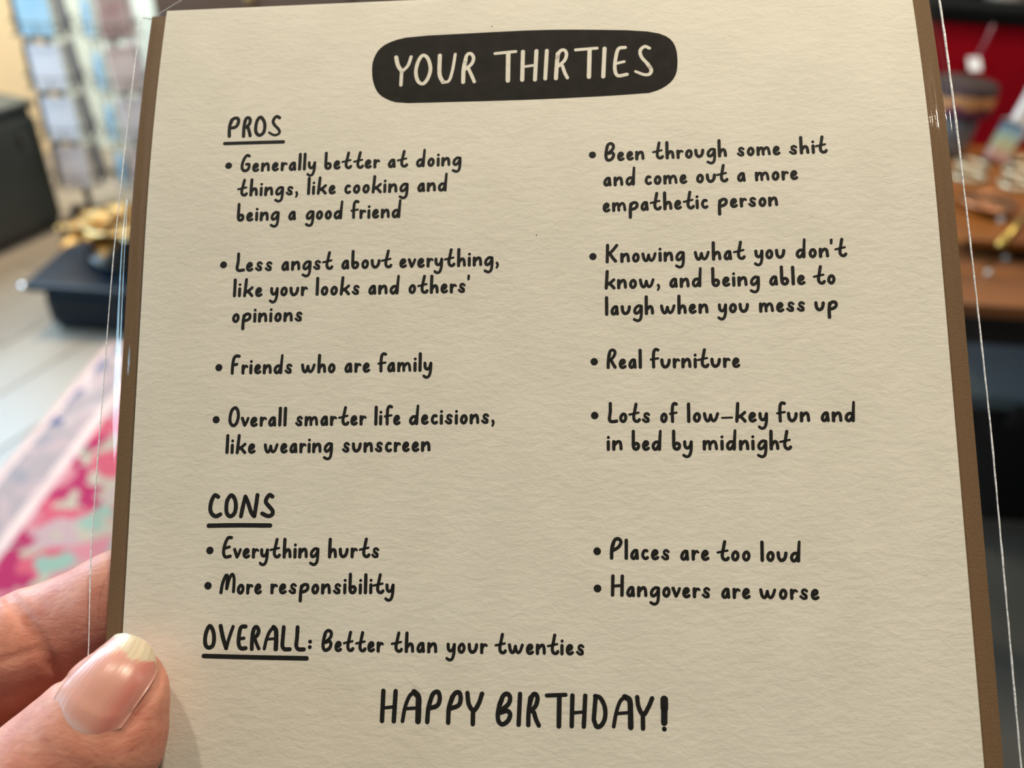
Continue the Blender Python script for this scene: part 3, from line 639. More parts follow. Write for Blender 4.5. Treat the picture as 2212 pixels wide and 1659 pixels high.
LINES = [
 ('Generally better at doing', [(518.3, 682.4), (700, 822), (837, 881.8), (898, 997)], ((528, 372.6), (973, 359.7))),
 ('things, like cooking and', [(511, 644.4), (662.9, 725.3), (742.9, 882.6), (900.7, 967.2)], ((540, 425), (965, 414))),
 ('being a good friend', [(511, 603.8), (621.9, 639.8), (659.3, 740.7), (756.2, 866.8)], ((518, 479.3), (865, 471.5))),
 ('Less angst about everything,', [(507.7, 588.8), (607, 720.4), (736.3, 847.7), (862.2, 1077.8)], ((515, 587.8), (1028, 576.2))),
 ("like your looks and others'", [(502.8, 567), (583, 666), (681.4, 777.4), (795, 863.6), (881.9, 1015.6)], ((505, 642.8), (995, 633.8))),
 ('opinions', [(500.5, 653.9)], ((505, 698.6), (645, 695.6))),
 ('Friends who are family', [(497.9, 631.9), (649.5, 725), (743.3, 800), (814.7, 933.7)], ((500, 809.9), (905, 803.8))),
 ('Overall smarter life decisions,', [(492.3, 619.3), (636.9, 792.6), (808.2, 865.2), (883, 1068.9)], ((500, 923.2), (1035, 916.9))),
 ('like wearing sunscreen', [(486.4, 552.3), (569.3, 719.2), (738.3, 930.7)], ((492, 981.3), (925, 976.5))),
 ('Everything hurts', [(478.3, 690.1), (708.2, 820)], ((490, 1207.5), (815, 1206.4))),
 ('More responsibility', [(473.1, 565.8), (583.2, 852.2)], ((480, 1284.6), (820, 1284.2))),
 ('Better than your twenties', [(693.7, 829.8), (842.9, 945.1), (964.2, 1054.5), (1067.7, 1263.4)], ((700, 1408.2), (1255, 1416.7))),
 ('Been through some shit', [(1305.6, 1392.9), (1408.7, 1571.4), (1591.8, 1686.7), (1704.3, 1789.2)], ((1315, 349.2), (1782, 332.2))),
 ('and come out a more', [(1302.9, 1374.2), (1392.4, 1485.4), (1503.6, 1574.1), (1591.7, 1612), (1631, 1725.2)], ((1310, 403.4), (1715, 389.5))),
 ('empathetic person', [(1301.5, 1530.7), (1549.7, 1682)], ((1312, 459), (1675, 446.3))),
 ("Knowing what you don't", [(1307.8, 1480.1), (1499.2, 1611.7), (1630.2, 1698), (1718.5, 1831)], ((1315, 569.2), (1822, 556.2))),
 ('know, and being able to', [(1305.5, 1426.6), (1445.7, 1517.7), (1536.8, 1642.5), (1661, 1741.3), (1756.4, 1806)], ((1315, 625.6), (1798, 614.8))),
 ('laugh when you mess up', [(1307, 1413.8), (1426, 1531), (1551, 1619.4), (1639.6, 1740.5), (1759.8, 1811)], ((1312, 682.3), (1775, 673.2))),
 ('Real furniture', [(1309.8, 1387.3), (1403.8, 1599.8)], ((1315, 797.8), (1595, 795))),
 ('Lots of low-key fun and', [(1311.8, 1405.8), (1426, 1464.2), (1484, 1659.6), (1677.2, 1751.3), (1772.7, 1850)], ((1320, 914.6), (1840, 912.3))),
 ('in bed by midnight', [(1309.8, 1346), (1364.5, 1430.9), (1451.7, 1497.2), (1517.7, 1712)], ((1340, 974.3), (1700, 973.4))),
 ('Places are too loud', [(1316.9, 1448), (1468.7, 1533.4), (1547.6, 1622.5), (1642.5, 1731.3)], ((1322, 1209.2), (1728, 1215.5))),
 ('Hangovers are worse', [(1318.4, 1535.7), (1557, 1622.3), (1640.2, 1771.2)], ((1325, 1290), (1765, 1297.2))),
]
for txt, ext, base in LINES:
    ink = Ink()
    for w_, (xa, xb) in zip(txt.split(' '), ext): word(ink, w_, xa, xb, base)
    ink.build('lettering', INK, card, 'handwritten line reading "%s"' % txt)
for bx, by in [(493.9, 358), (483.1, 572), (472.9, 794.1), (467, 906.6), (453.5, 1189), (449.4, 1265.2), (1279.8, 334.6), (1280.8, 554.1), (1283.6, 781.3), (1284.7, 897.5), (1289.9, 1190.7), (1290.7, 1271)]:
    ink = Ink(); ink.disc(px2card(bx, by), .58, n=28); ink.build('bullet', INK, card)
def traced(name, label, origin, zoom, strokes, r, M=INK, z=.022):
    ink = Ink()
    for st in strokes:
        pts = [px2card(origin[0]+x/zoom, origin[1]+y/zoom) for x, y in st[0]]
        k = st[1] if len(st) > 1 else ''
        rr = st[2] if len(st) > 2 else 1.0
        q = px2card(origin[0]+st[0][0][0]/zoom+10, origin[1]+st[0][0][1]/zoom); sc_ = abs(q[0]-pts[0][0])/10
        rr *= 1.10
        ink.stroke(pts, r/zoom*sc_*rr, k == 'c', z=z, r1=(r/zoom*sc_*rr*.72 if k == 't' else None))
    return ink.build(name, M, card, label)
traced('heading', 'underlined heading "PROS"', (480, 240), 15.8, [
 ([(330, 300), (265, 480), (245, 640), (243, 860)],), ([(290, 430), (345, 300), (440, 238), (535, 255), (562, 350), (510, 490), (420, 560), (270, 580)],),
 ([(780, 330), (745, 560), (728, 860)],), ([(775, 400), (812, 270), (880, 220), (945, 260), (955, 370), (900, 480), (810, 560)],), ([(880, 560), (930, 720), (955, 840)],),
 ([(1310, 205), (1200, 320), (1150, 520), (1155, 720), (1265, 825), (1400, 745), (1455, 560), (1430, 350)], 'c'),
 ([(1960, 230), (1870, 180), (1780, 250), (1740, 370), (1800, 490), (1910, 600), (1960, 710), (1905, 790), (1800, 820), (1700, 790), (1605, 730)], 't')], 52)
traced('underline', None, (480, 240), 15.8, [([(90, 1108), (1000, 1080), (2085, 1050)],)], 54)
traced('heading', 'underlined heading "CONS"', (420, 1050), 4.424, [
 ([(228, 103), (195, 88), (165, 140), (152, 210), (165, 262), (205, 288), (248, 270)],),
 ([(352, 88), (314, 140), (305, 220), (315, 268), (345, 288), (383, 258), (397, 190), (385, 122)], 'c'),
 ([(445, 288), (465, 190), (487, 103)],), ([(487, 100), (510, 150), (543, 250), (570, 286)],), ([(573, 286), (590, 180), (603, 86)],),
 ([(746, 100), (720, 84), (690, 118), (684, 155), (715, 195), (747, 235), (742, 272), (702, 286), (648, 262)],)], 17.5)
traced('underline', None, (420, 1050), 4.424, [([(137, 378), (400, 374), (724, 376)],)], 18.5)
traced('heading', 'underlined heading "OVERALL:"', (430, 1340), 8.193, [
 ([(190, 100), (135, 190), (108, 320), (118, 440), (182, 483), (250, 430), (266, 290), (242, 165)], 'c'),
 ([(383, 100), (420, 290), (480, 490)], '', 1.05), ([(603, 112), (540, 290), (482, 490)], '', .85),
 ([(825, 108), (752, 116), (718, 200), (700, 400), (742, 494), (825, 490)],), ([(712, 328), (795, 315)], '', .8),
 ([(965, 170), (940, 330), (933, 505)],), ([(945, 250), (975, 145), (1020, 116), (1055, 180), (1030, 260), (962, 318)],), ([(990, 330), (1025, 430), (1058, 500)], '', .85),
 ([(1155, 500), (1195, 330), (1250, 200), (1318, 122)], '', .85), ([(1318, 122), (1362, 180), (1365, 350), (1358, 505)], '', 1.15), ([(1195, 335), (1345, 322)], '', .65),
 ([(1500, 122), (1485, 300), (1476, 450), (1515, 508), (1605, 510)],), ([(1745, 122), (1735, 300), (1722, 450), (1762, 510), (1855, 513)],),
 ([(1965, 375), (1966, 376)], '', .95), ([(1960, 472), (1961, 473)], '', .95)], 32)
traced('underline', None, (430, 1340), 8.193, [([(85, 630), (900, 652), (1905, 672)],)], 35)
traced('heading', 'large closing line "HAPPY BIRTHDAY!"', (800, 1450), 3.253, [
 ([(92, 138), (82, 348)],), ([(178, 140), (165, 350)],), ([(90, 258), (172, 248)], '', .7),
 ([(226, 350), (245, 250), (275, 175), (308, 146)], '', .85), ([(308, 146), (337, 180), (338, 260), (335, 350)], '', 1.3), ([(255, 262), (330, 258)], '', .75),
 ([(430, 180), (408, 260), (400, 355)],), ([(415, 230), (440, 160), (475, 145), (488, 190), (470, 240), (408, 262)],),
 ([(575, 180), (552, 260), (547, 360)],), ([(560, 230), (590, 160), (625, 150), (635, 195), (618, 240), (553, 264)],),
 ([(682, 153), (692, 230), (725, 275), (760, 230), (785, 158)],), ([(722, 282), (720, 370)],),
 ([(925, 195), (900, 270), (898, 340), (925, 372), (965, 350), (983, 305), (962, 278), (915, 290)],), ([(905, 240), (932, 175), (960, 158), (982, 182), (970, 230), (915, 278)],),
 ([(1052, 160), (1042, 374)],), ([(1125, 185), (1112, 290), (1110, 377)],), ([(1118, 240), (1138, 172), (1160, 160), (1175, 190), (1160, 245), (1122, 282)],), ([(1150, 290), (1165, 340), (1184, 380)],),
 ([(1240, 170), (1372, 165)], '', .9), ([(1328, 175), (1325, 385)], '', 1.08),
 ([(1420, 170), (1415, 385)],), ([(1510, 172), (1500, 388)],), ([(1422, 292), (1505, 285)], '', .75),
 ([(1583, 178), (1570, 340)],), ([(1580, 174), (1618, 190), (1648, 255), (1648, 330), (1622, 380), (1590, 388), (1572, 345)],),
 ([(1710, 388), (1728, 290), (1755, 212), (1788, 180)], '', .85), ([(1788, 180), (1822, 205), (1828, 290), (1830, 393)], '', 1.25), ([(1735, 297), (1820, 290)], '', .75),
 ([(1875, 182), (1885, 250), (1918, 305), (1955, 250), (1980, 190)],), ([(1915, 308), (1916, 402)],),
 ([(2065, 198), (2066, 260)], '', 1.7), ([(2066, 260), (2065, 360)], '', 1.45), ([(2065, 405), (2066, 406)], '', 1.05)], 14.6)
# title badge
ox, oy, zz_ = 780, 40, 3.16
pill = crom([px2card(ox+x/zz_, oy+y/zz_) for x, y in [(75, 365), (85, 280), (135, 200), (230, 150), (380, 122), (800, 98), (1250, 78), (1700, 78), (1950, 88), (2080, 120), (2142, 185), (2160, 290), (2145, 390), (2085, 458), (1985, 503), (1850, 518), (1300, 548), (800, 565), (350, 577), (230, 570), (130, 522), (88, 450)]], True, .4)
# triangulated through horizontal strips so that it follows the card's bend
us = np.array(pill); vmin, vmax = us[:, 1].min(), us[:, 1].max(); V_, F_ = [], []
nrow = 26
def span(v):
    xs = []
    for a, b in zip(us, np.roll(us, -1, 0)):
        if (a[1]-v)*(b[1]-v) <= 0 and a[1] != b[1]: xs.append(a[0]+(b[0]-a[0])*(v-a[1])/(b[1]-a[1]))
    return (min(xs), max(xs)) if xs else None
prev = None
for j in range(nrow+1):
    tt = .5-.5*math.cos(math.pi*j/nrow); v = vmin+1e-4+(vmax-vmin-2e-4)*tt; s_ = span(v)
    row = []
    for i in range(13):
        u = s_[0]+(s_[1]-s_[0])*i/12; row.append(len(V_)); V_.append((u, v, float(bend(v))+.02))
    if prev:
        for i in range(12): F_.append((prev[i], prev[i+1], row[i+1], row[i]))
    prev = row
from_data('title_badge', V_, F_, PILL, card)['label'] = 'charcoal rounded badge behind the title'
traced('heading', 'title "YOUR THIRTIES" in cream letters', (780, 40), 3.16, [
 ([(240, 265), (252, 320), (280, 362)], '', 1.0), ([(280, 362), (320, 322), (342, 262)], '', .8), ([(277, 368), (272, 455)], '', .85),
 ([(420, 253), (388, 300), (374, 370), (390, 430), (425, 445), (458, 405), (474, 340), (455, 272)], 'c', .9),
 ([(538, 253), (536, 380), (560, 436)], '', 1.0), ([(560, 436), (600, 425), (625, 350), (643, 245)], '', .75),
 ([(714, 280), (700, 350), (697, 435)],), ([(705, 310), (722, 252), (748, 240), (768, 268), (755, 310), (714, 345)], '', .85), ([(735, 347), (755, 390), (773, 432)], '', .85),
 ([(915, 240), (1055, 226)], '', .8), ([(1005, 240), (1002, 425)], '', 1.1),
 ([(1105, 227), (1100, 420)],), ([(1197, 222), (1187, 418)],), ([(1110, 330), (1195, 318)], '', .7), ([(1268, 220), (1257, 412)], '', .95),
 ([(1343, 240), (1335, 330), (1330, 410)],), ([(1335, 290), (1353, 230), (1383, 215), (1402, 240), (1390, 285), (1348, 325)], '', .85), ([(1375, 325), (1390, 370), (1408, 405)], '', .85),
 ([(1465, 215), (1610, 203)], '', .8), ([(1560, 215), (1555, 400)], '', 1.05), ([(1662, 205), (1653, 398)],),
 ([(1802, 198), (1757, 208), (1738, 270), (1732, 345), (1752, 390), (1815, 382)], '', .9), ([(1740, 308), (1795, 295)], '', .75),
 ([(1968, 203), (1935, 192), (1905, 220), (1915, 265), (1955, 310), (1980, 350)], '', .85), ([(1955, 310), (1980, 350), (1968, 380), (1930, 383), (1873, 362)], 't', 1.0)], 12.6, PAPER, .04)
# small flecks in the paper
ink = Ink(); ink.disc(px2card(1159, 508), .10, n=8); ink.disc(px2card(1063, 57), .10, n=8); ink.build('paper_fleck', PILL, card)

# ================================================================== CELLOPHANE SLEEVE
def film_mat():
    M = bpy.data.materials.new('clear_cellophane'); M.use_nodes = True; nt = M.node_tree; N = nt.nodes.new; Lk = nt.links.new
    for n in list(nt.nodes): nt.nodes.remove(n)
    out = N('ShaderNodeOutputMaterial'); tr = N('ShaderNodeBsdfTransparent'); tr.inputs[0].default_value = (.975, .975, .975, 1)
    gl = N('ShaderNodeBsdfGlossy'); gl.inputs['Roughness'].default_value = .045
    fr = N('ShaderNodeLayerWeight'); fr.inputs['Blend'].default_value = .5; pw = N('ShaderNodeMath'); pw.operation = 'POWER'; pw.inputs[1].default_value = 5; mu = N('ShaderNodeMath'); mu.operation = 'MULTIPLY_ADD'; mu.inputs[1].default_value = .90; mu.inputs[2].default_value = .040; mu.use_clamp = True; Lk(fr.outputs['Facing'], pw.inputs[0])
    tc = N('ShaderNodeTexCoord'); nz = N('ShaderNodeTexNoise'); nz.inputs['Scale'].default_value = .12; nz.inputs['Detail'].default_value = 3; bp = N('ShaderNodeBump'); bp.inputs['Strength'].default_value = .10; bp.inputs['Distance'].default_value = .0006
    Lk(tc.outputs['Object'], nz.inputs['Vector']); Lk(nz.outputs[0], bp.inputs['Height']); Lk(bp.outputs[0], gl.inputs['Normal'])
    mx = N('ShaderNodeMixShader'); Lk(pw.outputs[0], mu.inputs[0]); Lk(mu.outputs[0], mx.inputs[0]); Lk(tr.outputs[0], mx.inputs[1]); Lk(gl.outputs[0], mx.inputs[2]); Lk(mx.outputs[0], out.inputs[0])
    return M
def seam_mat():
    M = bpy.data.materials.new('sealed_film_edge'); M.use_nodes = True; nt = M.node_tree; N = nt.nodes.new; Lk = nt.links.new; b = nt.nodes['Principled BSDF']
    b.inputs['Base Color'].default_value = (.92, .93, .95, 1); b.inputs['Roughness'].default_value = .22  # sealed edge whitened to stand in for the light it catches
    out = nt.nodes['Material Output']; tr = N('ShaderNodeBsdfTransparent'); mx = N('ShaderNodeMixShader')
    tc = N('ShaderNodeTexCoord'); nz = N('ShaderNodeTexNoise'); nz.inputs['Scale'].default_value = 1.6; nz.inputs['Detail'].default_value = 4
    r = N('ShaderNodeMapRange'); r.inputs['From Min'].default_value = .40; r.inputs['From Max'].default_value = .60; r.inputs['To Min'].default_value = .72; r.inputs['To Max'].default_value = .95
    bp = N('ShaderNodeBump'); bp.inputs['Strength'].default_value = .8; bp.inputs['Distance'].default_value = .0003; Lk(nz.outputs[0], bp.inputs['Height']); Lk(bp.outputs[0], b.inputs['Normal'])
    Lk(tc.outputs['Object'], nz.inputs['Vector']); Lk(nz.outputs[0], r.inputs[0]); Lk(r.outputs[0], mx.inputs[0]); Lk(tr.outputs[0], mx.inputs[1]); Lk(b.outputs[0], mx.inputs[2]); Lk(mx.outputs[0], out.inputs[0])
    return M
FILM = film_mat(); SEAM = seam_mat()
slv = cthing('cellophane_sleeve', 'clear glossy cellophane sleeve around the card and kraft envelope', 'sleeve')
SV = float(px2card(296, 38, -1.5)[1])
VL = [(-120, -69.6), (-40, -69.7), (-25, -70.3), (5, -69.9), (23, -69.6), (35, -69.1), (52, -68.9), (70, -68.9)]
VR = [(-120, 69.3), (-38, 69.4), (-9, 69.4), (14, 69.0), (31, 68.6), (48, 68.5), (70, 68.7)]
def eL(v): return np.interp(v, [a for a, _ in VL], [b for _, b in VL])
def eR(v): return np.interp(v, [a for a, _ in VR], [b for _, b in VR])
def sstep(a, b, x): t = np.clip((x-a)/(b-a), 0, 1); return t*t*(3-2*t)
def gauss(x, s): return np.exp(-(x/s)**2)
crk = [px2card(883, 1447), px2card(922, 1482), px2card(905, 1500), px2card(938, 1560)]
def seg_d(U_, V_s, a, b):
    ab = b-a; t = np.clip(((U_-a[0])*ab[0]+(V_s-a[1])*ab[1])/(ab@ab), 0, 1)
    return np.hypot(U_-a[0]-t*ab[0], V_s-a[1]-t*ab[1])
nu, nv = 480, 560
T = np.linspace(0, 1, nu+1)[None, :]; Vv = np.linspace(VBOT-8, SV, nv+1)[:, None]
EL, ER = eL(Vv), eR(Vv)
UU = EL+(ER-EL)*T; VV = np.broadcast_to(Vv, UU.shape)
inner = 1-sstep(0, 1, np.maximum(0, (np.abs(UU)-62.8)/ (np.where(UU < 0, -EL, ER)-62.8)))
zf = -1.55 + inner*1.85
zf = zf + .10*np.sin(UU*.19+1.3*np.sin(VV*.07))*np.sin(VV*.11+.6)*inner + .05*np.sin(UU*.45-VV*.21)*inner
zf = zf + .42*gauss(UU+66.9+.018*(VV-15), .75)*gauss(VV-18, 17)        # bulge beside the left edge
zf = zf + .30*gauss(UU-63.3, .55)*gauss(VV-41, 8) + .40*gauss(UU-66.6, .7)*gauss(VV-43, 12)
zf = zf + .22*gauss(UU-(64.9-.02*(VV-20)), .16)*sstep(-30, 0, VV)*(1-sstep(40, 50, VV))
zf = zf + .30*gauss(seg_d(UU, VV, crk[0], crk[1]), .36) + .36*gauss(seg_d(UU, VV, crk[2], crk[3]), .40)
dth = np.hypot(UU+63, VV+50); zf = np.where(dth < 14, zf*sstep(6, 14, dth)+.25*(1-sstep(6, 14, dth)), zf) if False else zf
zf = zf+bend(VV)
V_ = np.stack([UU, VV, zf], -1).reshape(-1, 3)
ii = (np.arange(nv)[:, None]*(nu+1)+np.arange(nu)[None, :]).ravel()
quads = np.stack([ii, ii+1, ii+nu+2, ii+nu+1], -1)
me = bpy.data.meshes.new('front_film'); me.from_pydata(V_.tolist(), [], quads.tolist()); link_mesh('front_film', me, FILM, slv, True)
nub, nvb = 40, 80
T = np.linspace(0, 1, nub+1)[None, :]; Vv = np.linspace(VBOT-8, SV+.2, nvb+1)[:, None]; EL, ER = eL(Vv), eR(Vv); UU = EL+(ER-EL)*T; VV = np.broadcast_to(Vv, UU.shape)
inn = 1-sstep(0, 1, np.maximum(0, (np.abs(UU)-66.5)/(np.where(UU < 0, -EL, ER)-66.5)))
zb = -1.55-1.25*inn+bend(VV)
ii = (np.arange(nvb)[:, None]*(nub+1)+np.arange(nub)[None, :]).ravel()
me = bpy.data.meshes.new('back_film'); me.from_pydata(np.stack([UU, VV, zb], -1).reshape(-1, 3).tolist(), [], np.stack([ii, ii+nub+1, ii+nub+2, ii+1], -1).tolist()); link_mesh('back_film', me, FILM, slv, True)
# flap: continues the back film above the mouth, with slanted corners
fl = [(eL(SV)+.4, SV+.2), (eR(SV)-.4, SV+.2), (eR(SV)-9, SV+9), (eR(SV)-12, SV+30), (eL(SV)+12, SV+30), (eL(SV)+9, SV+9)]
P = []; Fq = []
ny = 12
for j in range(ny+1):
    v = SV+.2+30*j/ny; ins = np.interp(v, [SV, SV+6, SV+30.2], [.3, 8.5, 11])
    for u in np.linspace(eL(SV)+ins, eR(SV)-ins, 9): P.append((u, v, -2.8+float(bend(SV))-.12*(v-SV)-.004*(v-SV)**2))
for j in range(ny):
    for i in range(8): a_ = j*9+i; Fq.append((a_, a_+1, a_+10, a_+9))
from_data('flap', P, Fq, FILM, slv, True)
vs_ = np.linspace(VBOT-8, SV, 160)
tube('seam', [(float(eL(v)), v, -1.55+float(bend(v))+.03*math.sin(v*5.1)) for v in vs_], [.09+.035*math.sin(v*3.7)*math.sin(v*1.3) for v in vs_], SEAM, slv, 6)
tube('seam', [(float(eR(v)), v, -1.55+float(bend(v))+.03*math.sin(v*4.1)) for v in vs_], [.13+.03*math.sin(v*3.1)*math.sin(v*1.9)+.06*sstep(30, 45, v) for v in vs_], SEAM, slv, 6)
mz = -2.8+float(bend(SV))
tube('mouth_edge', [(float(eL(SV)), SV, -1.55+float(bend(SV))), (float(eL(SV))+2.2, SV+.25, mz), (-60, SV+.1, mz)], .07, SEAM, slv, 6)
fe = [(float(eL(SV))+float(np.interp(v, [SV, SV+6, SV+30.2], [.3, 8.5, 11])), v, -2.8+float(bend(SV))-.12*(v-SV)-.004*(v-SV)**2) for v in np.linspace(SV+.2, SV+28, 14)]
tube('flap_edge', fe, .05, SEAM, slv, 6)
# ================================================================== THE HAND (left hand, one continuous surface)
def zpos(x, y, z):
    d = np.array([x-IMW/2, -(y-IMH/2), -FPX])/FPX; n = CRm[:, 2]; o = CT+n*z; s = (n @ o)/(n @ d); q = CRm.T @ (s*d-CT); return np.array([q[0], q[1], z])
CAMC = CRm.T @ (-CT)
# bones: (p0, r0, p1, r1, z-squash) in card millimetres
tip, t2, t3 = zpos(255, 1500, 6.2), zpos(213, 1583, 6.6), zpos(108, 1690, 7.0)
ZS = 1.18
B = [
 (tip, 7.05, t2, 9.2, ZS), (t2, 9.2, t3, 9.9, ZS), (t3, 9.9, np.array([-82, -69.5, 6.0]), 10.2, 1.1),
 (np.array([-82, -69.5, 6.0]), 10.2, np.array([-104, -90, 0]), 11.5, 1.0), (np.array([-104, -90, 0]), 11.5, np.array([-130, -118, -18]), 16, 1.0),
 # index
 (np.array([-57, -34.2, -10.6]), 7.0, np.array([-70, -34.6, -11.2]), 8.4, 1.1), (np.array([-70, -34.6, -11.2]), 8.4, np.array([-86, -41.3, -12]), 8.7, 1.1),
 (np.array([-86, -41.3, -12]), 8.7, np.array([-103, -53, -15]), 9.3, 1.0), (np.array([-103, -53, -15]), 9.3, np.array([-130, -78, -30]), 11, 1.0),
 # middle
 (np.array([-47, -51, -11]), 7.2, np.array([-66, -55, -12.5]), 8.4, 1.0), (np.array([-66, -55, -12.5]), 8.4, np.array([-94, -69, -19]), 9.4, 1.0), (np.array([-94, -69, -19]), 9.4, np.array([-131, -97, -38]), 11, 1.0),
 # ring
 (np.array([-45, -70, -11]), 7.0, np.array([-64, -73, -13]), 8.0, 1.0), (np.array([-64, -73, -13]), 8.0, np.array([-92, -86, -22]), 8.9, 1.0), (np.array([-92, -86, -22]), 8.9, np.array([-128, -114, -41]), 10.5, 1.0),
 # little
 (np.array([-56, -90, -12]), 6.1, np.array([-72, -93, -15]), 6.9, 1.0), (np.array([-72, -93, -15]), 6.9, np.array([-94, -103, -24]), 7.8, 1.0), (np.array([-94, -103, -24]), 7.8, np.array([-124, -130, -42]), 9.5, 1.0),
]
PALM = [
 (np.array([-130, -78, -30]), 11, np.array([-158, -124, -38]), 17, 1.0), (np.array([-131, -97, -38]), 11.5, np.array([-160, -134, -42]), 17, 1.0),
 (np.array([-128, -114, -41]), 11.5, np.array([-158, -142, -44]), 16, 1.0), (np.array([-124, -130, -42]), 10.5, np.array([-154, -150, -44]), 15, 1.0),
 (np.array([-130, -118, -18]), 14, np.array([-162, -145, -36]), 19, 1.0),
 (np.array([-160, -140, -40]), 20, np.array([-200, -178, -50]), 23, 1.0), (np.array([-200, -178, -50]), 23, np.array([-250, -222, -60]), 28, 1.0),
]
GROUP = [0]*5+[1]*4+[2]*3+[3]*3+[4]*3
def rcone(P, a, r0, b, r1, zs):
    s = np.array([1, 1, zs]); p = P*s - a*s; d = (b-a)*s; L2 = d@d
    t = np.clip((p@d)/L2, 0, 1); q = p - t[..., None]*d
    return (np.sqrt((q*q).sum(-1)) - (r0+(r1-r0)*t))/((1+zs)/2)
def smin(a, b, k):
    h = np.clip(.5+.5*(b-a)/k, 0, 1); return b+(a-b)*h-k*h*(1-h)
def bx_of(a, r0, b, r1, pad=9):
    lo = np.minimum(a-r0, b-r1)-pad; hi = np.maximum(a+r0, b+r1)+pad; return lo, hi
# fine relief: nail fold, knuckle and flexion creases (groove = polyline in card mm, width, depth)
def grv(px, z, w, d): return ([zpos(x, y, z) for x, y in px], w, d)
GROPX = [([(300, 1518), (335, 1478), (352, 1440)], .9, .35), ([(262, 1588), (305, 1535), (340, 1478)], 1.0, .4),
         ([(8, 1272), (45, 1325), (85, 1385), (125, 1450), (150, 1485)], 1.1, .75), ([(2, 1430), (50, 1412), (82, 1402)], .7, .4),
         ([(60, 1262), (85, 1310), (112, 1372)], 1.6, .2)]
GRO = []
def seg_dist(P, a, b):
    ab = b-a; t = np.clip(((P-a)@ab)/(ab@ab), 0, 1); q = P-a-t[..., None]*ab; return np.sqrt((q*q).sum(-1))
def sdf(P, detail=True):
    parts = {}
    for g, bn in zip(GROUP, B):
        f = rcone(P, *bn); parts[g] = f if g not in parts else smin(parts[g], f, 2.5)
    pal = None
    for bn in PALM:
        f = rcone(P, *bn); pal = f if pal is None else smin(pal, f, 9)
    # fingers stay apart from each other and blend into the palm
    fing = parts[1]
    for g in (2, 3, 4): fing = np.minimum(fing, parts[g])
    out = smin(fing, pal, 7); out = smin(out, parts[0], 1.2) if False else smin(out, parts[0], 2.0)
    if detail:
        for pl_, w, d in GRO:
            for a, b in zip(pl_, pl_[1:]):
                pass
            dd = None
            for a, b in zip(pl_, pl_[1:]):
                x = seg_dist(P, a, b); dd = x if dd is None else np.minimum(dd, x)
            out = out + d*np.exp(-(dd/w)**2)
    return out
def onto(x, y, far=195):
    d = zpos(x, y, 0)-CAMC; d = d/np.linalg.norm(d); t = 95.0; best = (9, None)
    for _ in range(60):
        p = CAMC+d*t; f = float(sdf(p[None], False)[0])
        if f < best[0]: best = (f, p)
        if f < .01: break
        t += max(f*.7, .02)
        if t > far: break
    return best[1]
GRO = [([onto(x, y) for x, y in pl_], w, d) for pl_, w, d in GROPX]
import openvdb as vdb
h = .62
lo = np.array([-232.0, -205, -92]); hi = np.array([-34.0, -22, 19]); n = np.ceil((hi-lo)/h).astype(int)
grid = np.full(n, 6.0, np.float32)
bl = 24
for i in range(0, n[0], bl):
    for j in range(0, n[1], bl):
        for k in range(0, n[2], bl):
            c = lo+h*(np.array([i, j, k])+bl/2); rad = h*bl*.87+1
            if abs(float(sdf(c[None], False)[0])) > rad+5: 
                if float(sdf(c[None], False)[0]) < 0: grid[i:i+bl, j:j+bl, k:k+bl] = -6
                continue
            xs = [lo[q]+h*np.arange([i, j, k][q], min([i, j, k][q]+bl, n[q])) for q in range(3)]
            P = np.stack(np.meshgrid(*xs, indexing='ij'), -1)
            grid[i:i+bl, j:j+bl, k:k+bl] = sdf(P, False)
g_ = vdb.FloatGrid(6.0); g_.copyFromArray(np.clip(grid, -6, 6))
res = g_.convertToPolygons(isovalue=0.0); pts = res[0]; tris, qd = (res[1], res[2])
pts = pts*h+lo
def grad(P):
    e = .15; return np.stack([(sdf(P+np.eye(3)[k]*e)-sdf(P-np.eye(3)[k]*e))/(2*e) for k in range(3)], -1)
for _ in range(2):
    f = sdf(pts); g = grad(pts); pts = pts - np.clip(f, -1, 1)[:, None]*g/np.maximum((g*g).sum(-1), .25)[:, None]
faces = [tuple(int(v) for v in t[::-1]) for t in tris]+[tuple(int(v) for v in t[::-1]) for t in qd]
